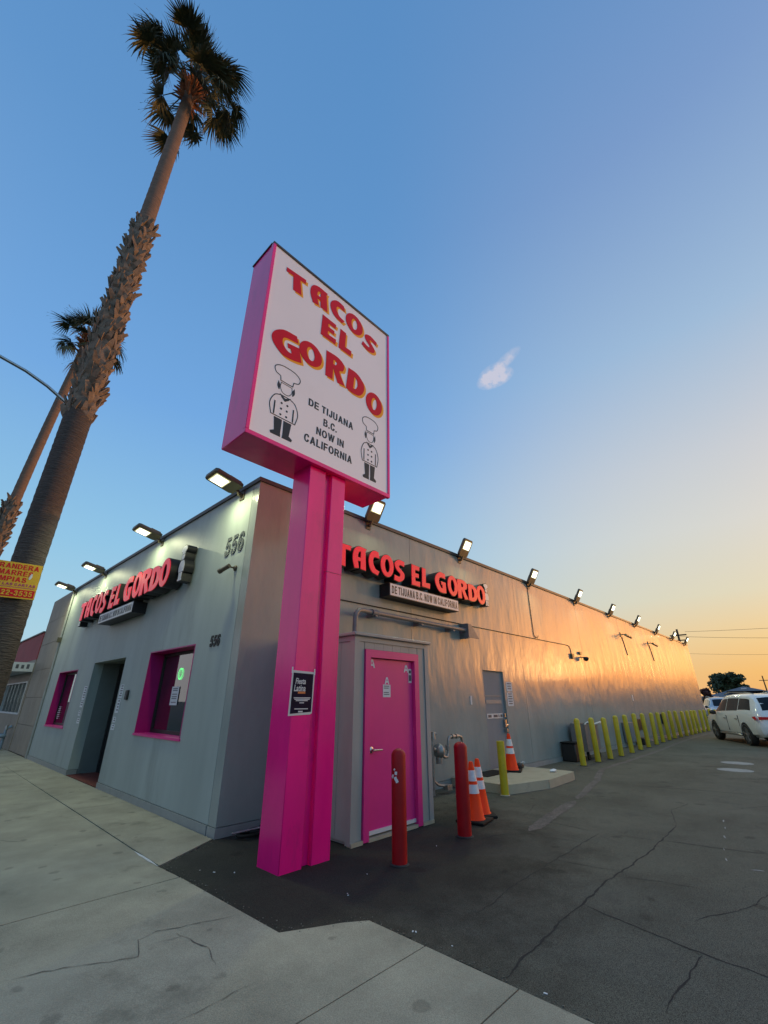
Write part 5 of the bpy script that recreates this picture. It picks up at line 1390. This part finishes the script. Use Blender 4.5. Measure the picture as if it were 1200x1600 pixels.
me = shape_mesh('border', [rect(lx - .305, lx + .125, 2.335, 2.965), list(reversed(rect(lx - .28, lx + .10, 2.36, 2.94)))], .001); me.transform(Matrix.Translation((0, ly - .1265, 0)) @ FS); link('border', me, M['black_vinyl'], st)
b = MB()
for z in (2.80, 2.68, 2.56, 2.44): b.box((lx - .24, ly - .1275, z), (lx + .05, ly - .1262, z + .05))
link('print', b, M['ink'], st)

# ------------------------------------------------------------------ neighbouring shop on the left
nb = thing('neighbour_shop', 'beige stone fronted neighbour shop with a faded red parapet', 'building', (XF, 21, 0))
zc = [0, .8, 1.6, 2.45, 3.3, 4.1, 4.9]
for z0, z1 in zip(zc, zc[1:]):
    for y0, y1 in ((YE + .13, 18.6), (18.6, 20.08)):
        b = MB(); b.box((XF + .02 + rnd.uniform(-.003, .003), y0 + .004, z0 + .005), (XF + .3, y1 - .004, z1 - .005)); link('stone_panel', b, M['beige'], nb)
b = MB(); b.box((XF + .06, YE + .12, 0), (XF + 10, 20.07, 4.88)); link('core', b, M['joint'], nb)
def hole_front(name, y0, y1, z0, z1, holes, m, x=XF, th=.2):
    cs = [rect(-y1, -y0, z0, z1)] + [list(reversed(rect(-h[1], -h[0], h[2], h[3]))) for h in holes]
    me = shape_mesh(name, cs, th); me.transform(Matrix.Translation((x + th, 0, 0)) @ FF); return link(name, me, m, nb)
hole_front('wall', 20.09, 34, 0, 2.85, [(20.35, 24.6, 1.06, 2.14), (25.2, 26.8, .02, 2.14)], M['beige'])
hole_front('parapet', 20.09, 34, 2.855, 3.78, [], M['redwall'])
b = MB(); b.box((XF - .04, 20.085, 3.785), (XF + .3, 34, 3.83)); link('coping', b, M['coping'], nb)
b = MB(); b.box((XF + .21, 20.1, 3.3), (XF + 10, 34, 3.4)); b.box((XF + 1.2, 20.1, 0), (XF + 1.3, 34, 3.2)); link('roof', b, M['coping'], nb)
b = MB(); b.box((XF - .65, 20.15, 2.44), (XF - .002, 27, 2.48)); b.box((XF - .65, 20.15, 2.482), (XF - .62, 27, 2.74)); b.box((XF - .619, 20.15, 2.482), (XF - .002, 20.18, 2.74)); link('awning', b, M['whitep'], nb)
b = MB()
for k in range(14): b.box((XF - .655, 20.4 + k * .4, 2.54), (XF - .6505, 20.4 + k * .4 + rnd.uniform(.1, .3), 2.54 + rnd.uniform(.06, .15)))
for k in range(3): b.box((XF - .5 + k * .15, 20.146, 2.53), (XF - .42 + k * .15, 20.1495, 2.53 + rnd.uniform(.08, .16)))
link('awning_print', b, M['ink'], nb)
b = MB()
for lo, hi in (((XF - .01, 20.36, 1.065), (XF + .08, 24.59, 1.12)), ((XF - .01, 20.36, 2.09), (XF + .08, 24.59, 2.135)), ((XF - .01, 20.36, 1.121), (XF + .08, 20.42, 2.089)), ((XF - .01, 24.53, 1.121), (XF + .08, 24.59, 2.089))): b.box(lo, hi)
wn_ = link('window', b, M['whitep'], nb)
for k in range(1, 6):
    b = MB(); b.box((XF - .005, 20.39 + k * .70 - .025, 1.121), (XF + .07, 20.39 + k * .70 + .025, 2.089)); link('mullion', b, M['galv'], wn_)
b = MB(); b.box((XF + .075, 20.43, 1.13), (XF + .082, 24.52, 2.08)); link('pane', b, M['glass'], wn_)
for k in range(6):
    b = MB(); b.box((XF + .10, 20.55 + k * .7, 1.15), (XF + .12, 20.95 + k * .7, 1.15 + rnd.uniform(.3, .6))); link('display_card', b, M['paper'], wn_)
b = MB(); b.box((XF + .08, 25.22, .02), (XF + .13, 26.78, 2.12)); link('door', b, M['reddoor'], nb)
dp = thing('downpipe', 'grey downpipe with a small box in the joint between restaurant and neighbour shop', 'pipe', (XF, YE + .06, 0))
b = MB(); b.tube([(XF - .02, YE + .06, 0), (XF - .02, YE + .06, 3.2), (XF - .02, YE + .06, 4.85)], .035, 8); link('pipe', b, M['trim'], dp)
b = MB(); b.box((XF - .12, YE + .0, 3.18), (XF + .01, YE + .12, 3.32)); link('junction_box', b, M['lamp_body'], dp)
fc = thing('fire_connection', 'small blue grey fire hose connection by the beige shop wall', 'standpipe', (2.95, 20.6, 0))
b = MB(); b.tube([(2.98, 20.65, 0), (2.98, 20.65, .62), (3.12, 20.65, .70)], .045, 10); link('riser', b, M['blue_grey'], fc)
for y_ in (20.56, 20.74):
    b = MB(); b.lathe([(.05, -.12), (.065, -.10), (.065, .03), (.04, .07)], 12, (2.95, y_, .42), 'X'); link('outlet', b, M['blue_grey'], fc)
b = MB(); b.tube([(2.98, 20.65, .60), (2.98, 20.65, .74)], [.06, .04], 10); link('cap', b, M['galv'], fc)

# ------------------------------------------------------------------ cars
ST = [(-2.5, 0.78, 0.42, 0.86, 0.98, 0.72), (-2.44, 0.88, 0.36, 0.96, 1.1, 0.74), (-2.3, 0.94, 0.32, 1.105, 1.42, 0.7), (-2.1, 0.955, 0.3, 1.135, 1.63, 0.67), (-1.7, 0.965, 0.3, 1.145, 1.725, 0.66), (-1.0, 0.97, 0.29, 1.125, 1.755, 0.655), (-0.2, 0.97, 0.28, 1.105, 1.76, 0.65), (0.45, 0.97, 0.28, 1.09, 1.72, 0.635), (0.8, 0.968, 0.28, 1.085, 1.6, 0.62), (1.15, 0.965, 0.28, 1.08, 1.34, 0.66), (1.45, 0.96, 0.28, 1.03, 1.1, 0.74), (2.0, 0.945, 0.29, 0.93, 0.985, 0.74), (2.3, 0.9, 0.31, 0.84, 0.89, 0.66), (2.46, 0.8, 0.34, 0.74, 0.78, 0.56), (2.52, 0.66, 0.4, 0.62, 0.65, 0.46)]
def car_section(x):
    for a, c in zip(ST, ST[1:]):
        if a[0] <= x <= c[0]:
            t = (x - a[0]) / (c[0] - a[0]); return [p + (q_ - p) * t for p, q_ in zip(a, c)]
    return list(ST[0] if x < ST[0][0] else ST[-1])
def car_ring(x):
    _, w, zb, zs, zr, wr = car_section(x)
    return [(0, zb), (w * .86, zb), (w * .97, zb + .10), (w, zb + .30), (w * .985, zs - .14), (w * .955, zs), (wr + (w * .955 - wr) * .12, zr - (zr - zs) * .13), (wr * .86, zr - (zr - zs) * .02), (wr * .45, zr + .012), (0, zr + .018)]
def car_side(x, t, off=.006):
    r_ = car_ring(x); a, c = r_[5], r_[6]
    return (x, a[0] + (c[0] - a[0]) * t + off, a[1] + (c[1] - a[1]) * t + off * .3)
def make_car(name, label, paint, cat='car'):
    t = thing(name, label, cat, (0, 0, 0))
    b = MB(); rings = []
    xs = []
    for a, c in zip(ST, ST[1:]):
        xs += [a[0], (a[0] + c[0]) / 2]
    xs.append(ST[-1][0])
    for x in xs:
        h = car_ring(x)
        rings.append([b.bm.verts.new((x, y, z)) for y, z in h] + [b.bm.verts.new((x, -y, z)) for y, z in reversed(h[1:-1])])
    for p, q_ in zip(rings, rings[1:]):
        for k in range(len(p)):
            b.bm.faces.new((p[k], p[(k + 1) % len(p)], q_[(k + 1) % len(p)], q_[k])).smooth = True
    b.bm.faces.new(rings[0]); b.bm.faces.new(rings[-1])
    bmesh.ops.recalc_face_normals(b.bm, faces=b.bm.faces)
    me = b.mesh('body')
    cut = MB()
    for x in (-1.44, 1.44): cut.lathe([(.002, -1.2), (.415, -1.2), (.415, 1.2), (.002, 1.2)], 28, (x, 0, .36), 'Y')
    body = link('body', me, paint, t)
    co = link('cutter', cut, None, None)
    md = body.modifiers.new('arches', 'BOOLEAN'); md.object = co; md.operation = 'DIFFERENCE'; md.solver = 'EXACT'
    dg = bpy.context.evaluated_depsgraph_get()
    me2 = bpy.data.meshes.new_from_object(body.evaluated_get(dg))
    body.modifiers.clear(); body.data = me2; me2.name = 'body'
    bpy.data.objects.remove(co)
    if hasattr(me2, 'set_sharp_from_angle'): me2.set_sharp_from_angle(angle=R(35))
    b = MB(); b.box((-1.98, -.76, .30), (1.98, .76, .80)); link('wheel_well', b, M['black'], t)
    for sgn in (1, -1):
        def glass(name, x0, x1, t0, t1, cutfront=0, cutrear=0):
            b = MB(); n = 8; prev = None
            for i in range(n + 1):
                f = i / n
                xb = x0 + (x1 - x0) * f; xt = x0 + cutrear + (x1 - cutfront - x0 - cutrear) * f
                lo = Vector(car_side(xb, t0)); hi = Vector(car_side(xt, t1)); hi = Vector((hi.x, hi.y, hi.z))
                lo.y *= sgn; hi.y *= sgn
                cur = (b.bm.verts.new(lo), b.bm.verts.new(hi))
                if prev: b.bm.faces.new((prev[0], cur[0], cur[1], prev[1]))
                prev = cur
            return link(name, b, M['carglass'], t)
        glass('side_window', .06, 1.08, .08, .86, .44, 0)
        glass('side_window', -1.02, .0, .08, .87)
        glass('side_window', -2.08, -1.08, .12, .86, 0, .22)
        b = MB(); b.box((-.03, sgn * .955, .45), (-.02, sgn * .976, .98)); b.box((-1.06, sgn * .955, .62), (-1.05, sgn * .976, 1.0)); link('door_seam', b, M['black'], t)
        for x in (-.86, .18): b = MB(); b.box((x - .10, sgn * .962 - .012, .865), (x + .10, sgn * .962 + .022, .895)); b.bevel(.006); link('door_handle', b, M['galv'], t)
        b = MB(); b.box((-1.0, sgn * .93 - .02, .285), (1.0, sgn * .93 + .045, .36)); b.bevel(.015); link('sill_trim', b, M['steel'], t)
        b = MB(); bmesh.ops.create_icosphere(b.bm, subdivisions=2, radius=.11, matrix=Matrix.Translation((.98, sgn * 1.06, 1.07)) @ Matrix.Diagonal((.7, 1.15, .8, 1))); b.tube([(1.02, sgn * .92, 1.01), (1.0, sgn * 1.02, 1.05)], .03, 6); link('wing_mirror', b, M['black'], t)
        b = MB(); b.prism([(-2.505, .90), (-2.44, 1.0), (-2.24, .98), (-2.28, .94), (-2.40, .87)], 0, .03, Matrix.Translation((0, sgn * .955 + .015, 0)) @ FS); b.box((-2.525, sgn * .45 if sgn > 0 else -.86, .90), (-2.46, sgn * .86 if sgn > 0 else -.45, .985)); link('tail_light', b, M['tail'], t)
        b = MB(); b.box((2.30, sgn * .55 if sgn > 0 else -.84, .70), (2.47, sgn * .84 if sgn > 0 else -.55, .79)); b.bevel(.02); link('headlight', b, M['steel'], t)
        for x in (-1.44, 1.44):
            yc = sgn * .86
            b = MB(); b.lathe([(.22, -.115), (.33, -.115), (.362, -.07), (.362, .07), (.33, .115), (.22, .115)], 28, (x, yc, .362), 'Y'); wh = link('wheel', b, M['tyre'], t)
            b = MB(); b.lathe([(.02, -.09), (.225, -.09), (.245, .0), (.225, .09), (.02, .09)], 24, (x, yc, .362), 'Y'); link('hub_dish', b, M['black'], wh)
            b = MB()
            for k in range(5):
                a = R(72 * k + 20)
                for da in (-.10, .10):
                    c_, s_ = math.cos(a + da), math.sin(a + da)
                    b.tube([(x + .04 * c_, yc + sgn * .10, .362 + .04 * s_), (x + .235 * c_, yc + sgn * .105, .362 + .235 * s_)], .018, 5)
            b.lathe([(.225, .0), (.25, .0), (.25, sgn * .02), (.225, sgn * .02)], 24, (x, yc + sgn * .095, .362), 'Y'); b.lathe([(.055, 0), (.045, sgn * .02), (.01, sgn * .025)], 12, (x, yc + sgn * .10, .362), 'Y')
            link('rim', b, M['rim'], wh)
    def cross(name, x0, x1, k0, k1, m, lift):
        b = MB(); prev = None
        for i in range(7):
            x = x0 + (x1 - x0) * i / 6
            r_ = car_ring(x); top = r_[9][1] + lift; w = r_[7][0] + .02
            cur = [b.bm.verts.new((x, y * w, top - .035 * abs(y) ** 3)) for y in (-1, -.5, 0, .5, 1)]
            if prev:
                for k in range(4): b.bm.faces.new((prev[k], cur[k], cur[k + 1], prev[k + 1]))
            prev = cur
        return link(name, b, m, t)
    cross('windscreen', .80, 1.42, 0, 0, M['carglass'], .012)
    cross('rear_window', -2.40, -2.12, 0, 0, M['carglass'], .012)
    b = MB(); b.box((-2.535, -.45, .905), (-2.47, .45, .93)); link('tail_trim', b, M['steel'], t)
    b = MB(); b.box((-2.50, -.74, .36), (-2.41, .74, .50)); b.bevel(.02); link('rear_bumper', b, M['black'], t)
    b = MB(); b.box((2.42, -.5, .42), (2.515, .5, .62)); b.bevel(.02); link('grille', b, M['black'], t)
    b = MB(); b.box((-2.53, -.26, .66), (-2.475, .26, .78)); link('number_plate', b, M['paper'], t)
    b = MB(); b.tube([(-2.0, .60, 1.745), (-1.5, .63, 1.80), (0, .62, 1.825), (.55, .60, 1.75)], .02, 6); b.tube([(-2.0, -.60, 1.745), (-1.5, -.63, 1.80), (0, -.62, 1.825), (.55, -.60, 1.75)], .02, 6); link('roof_rail', b, M['galv'], t)
    return t
suv = make_car('parked_suv', 'large pearl white suv at the right edge of the lot, rear towards us', M['carwhite'])
suv.location = (23.97, 2.40, -.01); suv.rotation_euler = (0, 0, R(27.5))
c2 = make_car('parked_car', 'silver car facing us beyond the end of the building', M['carsilver'])
c2.location = (45.5, 6.45, -.01); c2.rotation_euler = (0, 0, R(196))
c3 = make_car('parked_car', 'dark car parked at the kerb across from the shop windows', M['cardark'])
c3.location = (-1.75, 13.2, -.13); c3.rotation_euler = (0, 0, R(90))

# ------------------------------------------------------------------ far right background
def leaf_cluster(b, c, rx, rz, n, s, r):
    for _ in range(n):
        while True:
            p = Vector((r.uniform(-1, 1), r.uniform(-1, 1), r.uniform(-1, 1)))
            if .25 < p.length < 1: break
        p = Vector((p.x * rx, p.y * rx, p.z * rz)) + Vector(c)
        u = Vector((r.gauss(0, 1), r.gauss(0, 1), r.gauss(0, 1))).normalized(); v = u.orthogonal().normalized()
        q = s * r.uniform(.6, 1.5)
        b.bm.faces.new([b.bm.verts.new(p + u * q), b.bm.verts.new(p + v * q * .6), b.bm.verts.new(p - u * q * .8), b.bm.verts.new(p - v * q * .6)])
def tree(name, label, x, y, h, w, m, seed, n=26, ls=.28):
    r = random.Random(seed)
    t = thing(name, label, 'tree', (x, y, -.15))
    b = MB(); b.tube([(x, y, -.2), (x + .1, y, h * .25), (x, y + .1, h * .5)], [.3, .22, .12], 8)
    for k in range(6):
        a = k * 1.05; b.tube([(x, y, h * (.22 + .04 * k)), (x + math.cos(a) * w * .22, y + math.sin(a) * w * .22, h * (.45 + .05 * k)), (x + math.cos(a) * w * .36, y + math.sin(a) * w * .36, h * (.62 + .04 * k))], [.10, .07, .03], 6)
    link('trunk', b, M['treebark'], t)
    b = MB()
    for k in range(n):
        a = r.uniform(0, 6.28); e = r.uniform(-.25, 1)
        rr = w * .40 * r.uniform(.45, 1) * math.cos(e * .9)
        leaf_cluster(b, (x + rr * math.cos(a), y + rr * math.sin(a), h * .55 + h * .36 * math.sin(e)), w * r.uniform(.10, .17), h * r.uniform(.06, .12), 90, ls, r)
    link('crown', b, m, t, sharp=False)
    return t
tree('broadleaf_tree', 'dark bushy tree rising behind the grey roofed house', 112, 13.4, 6.9, 7.4, M['leaf'], 5, n=40, ls=.30)
tree('shrub', 'reddish shrub beyond the far end of the side wall', 70, 11.6, 3.3, 2.6, M['redleaf'], 6, n=16, ls=.16)
hs = thing('house', 'low grey house with a wide hipped roof behind the parked suv', 'house', (98, 10.5, 0))
hx, hy = 98, 10.4
b = MB(); b.box((hx, hy - 6.2, -.16), (hx + 9, hy + 5.2, 2.05)); link('wall', b, M['stucco'], hs)
b = MB()
e0, e1, z0, z1 = hy - 6.9, hy + 5.9, 2.06, 3.55
v = [b.bm.verts.new(q) for q in ((hx - .6, e0, z0), (hx - .6, e1, z0), (hx + 9.6, e1, z0), (hx + 9.6, e0, z0), (hx + 3.5, hy - 1.2, z1), (hx + 3.5, hy + .4, z1), (hx + 6, hy + .4, z1), (hx + 6, hy - 1.2, z1))]
for f in ((0, 4, 5, 1), (1, 5, 6, 2), (2, 6, 7, 3), (3, 7, 4, 0), (4, 7, 6, 5), (0, 1, 2, 3)): b.bm.faces.new([v[i] for i in f])
link('roof', b, M['roofgrey'], hs)
b = MB(); b.prism([(-(hy + 2.3), 3.02), (-(hy - 3.1), 3.02), (-(hy - .4), 3.72)], 0, 4.2, Matrix.Translation((hx + 4.4, 0, 0)) @ FF); link('gable', b, M['blue_grey'], hs)
b = MB(); b.prism([(-(hy - .0), 3.28), (-(hy - .75), 3.28), (-(hy - .75), 3.48), (-(hy - .0), 3.48)], 0, .05, Matrix.Translation((hx + .19, 0, 0)) @ FF); link('vent', b, M['whitep'], hs)
b = MB(); b.box((hx - .62, e0, 1.96), (hx - .55, e1, 2.055)); link('fascia', b, M['whitep'], hs)
for y_ in (hy - 4.5, hy - 1, hy + 2.5):
    b = MB(); b.box((hx - .03, y_, .8), (hx - .001, y_ + 1.5, 1.75)); link('window', b, M['carglass'], hs)
sh = thing('white_shed', 'pale shed wall between the building end and the grey house', 'shed', (85, 13.6, 0))
b = MB(); b.box((84, 12.55, -.16), (88, 16.5, 2.0)); link('wall', b, M['stucco'], sh)
b = MB(); b.box((83.8, 12.4, 2.002), (88.2, 16.7, 2.12)); link('roof', b, M['whitep'], sh)
up = thing('utility_pole', 'thin utility pole with a short crossarm at the right edge behind the house', 'utility pole', (150, 10.9, 0))
b = MB(); b.tube([(150, 10.83, -.2), (150, 10.83, 7.3)], [.17, .12], 8); link('pole', b, M['treebark'], up)
b = MB(); b.box((149.9, 9.95, 6.15), (150.1, 11.7, 6.3)); link('crossarm', b, M['treebark'], up)
u2 = thing('utility_pole', 'dark utility pole top just above the far end of the roof', 'utility pole', (70, 12.4, 0))
b = MB(); b.tube([(70, 12.35, -.2), (70, 12.35, 10.3)], [.18, .12], 8); link('pole', b, M['treebark'], u2)
b = MB(); b.box((69.9, 11.4, 9.45), (70.1, 13.3, 9.6)); b.box((69.9, 11.7, 8.8), (70.1, 13.0, 8.92)); link('crossarm', b, M['treebark'], u2)
for i, (a, c, sag, lb) in enumerate((((70, 11.5, 9.9), (70, -30, 10.4), .8, 'upper power line sloping across the orange sky at right'), ((70, 12.2, 9.35), (70, -30, 8.2), 1.1, 'middle power line under the upper one at right'), ((70, 12.3, 7.2), (74, -30, 8.2), 1.3, 'lowest thin cable across the sky at right'))):
    w_ = thing('power_line', lb, 'power line', a)
    A_, B_ = Vector(a), Vector(c)
    b = MB(); b.tube([A_.lerp(B_, k / 24) - Vector((0, 0, sag * 4 * (k / 24) * (1 - k / 24))) for k in range(25)], .018 if i < 2 else .012, 5); link('wire', b, M['wire'], w_)
# dark band of trees over the road, seen mirrored in the shop windows
r_ = random.Random(21)
b = MB()
for k in range(70):
    leaf_cluster(b, (-17 + r_.uniform(-1.5, 1.5), -12 + k * .75, r_.uniform(.8, 3.2) + 1.2 * math.sin(k * .5)), 1.3, 1.2, 60, .35, r_)
o = stuff(link('roadside_trees', b, M['leaf'], sharp=False)); o['label'] = 'dark band of trees on the far side of the street'
bpy.context.view_layer.update()
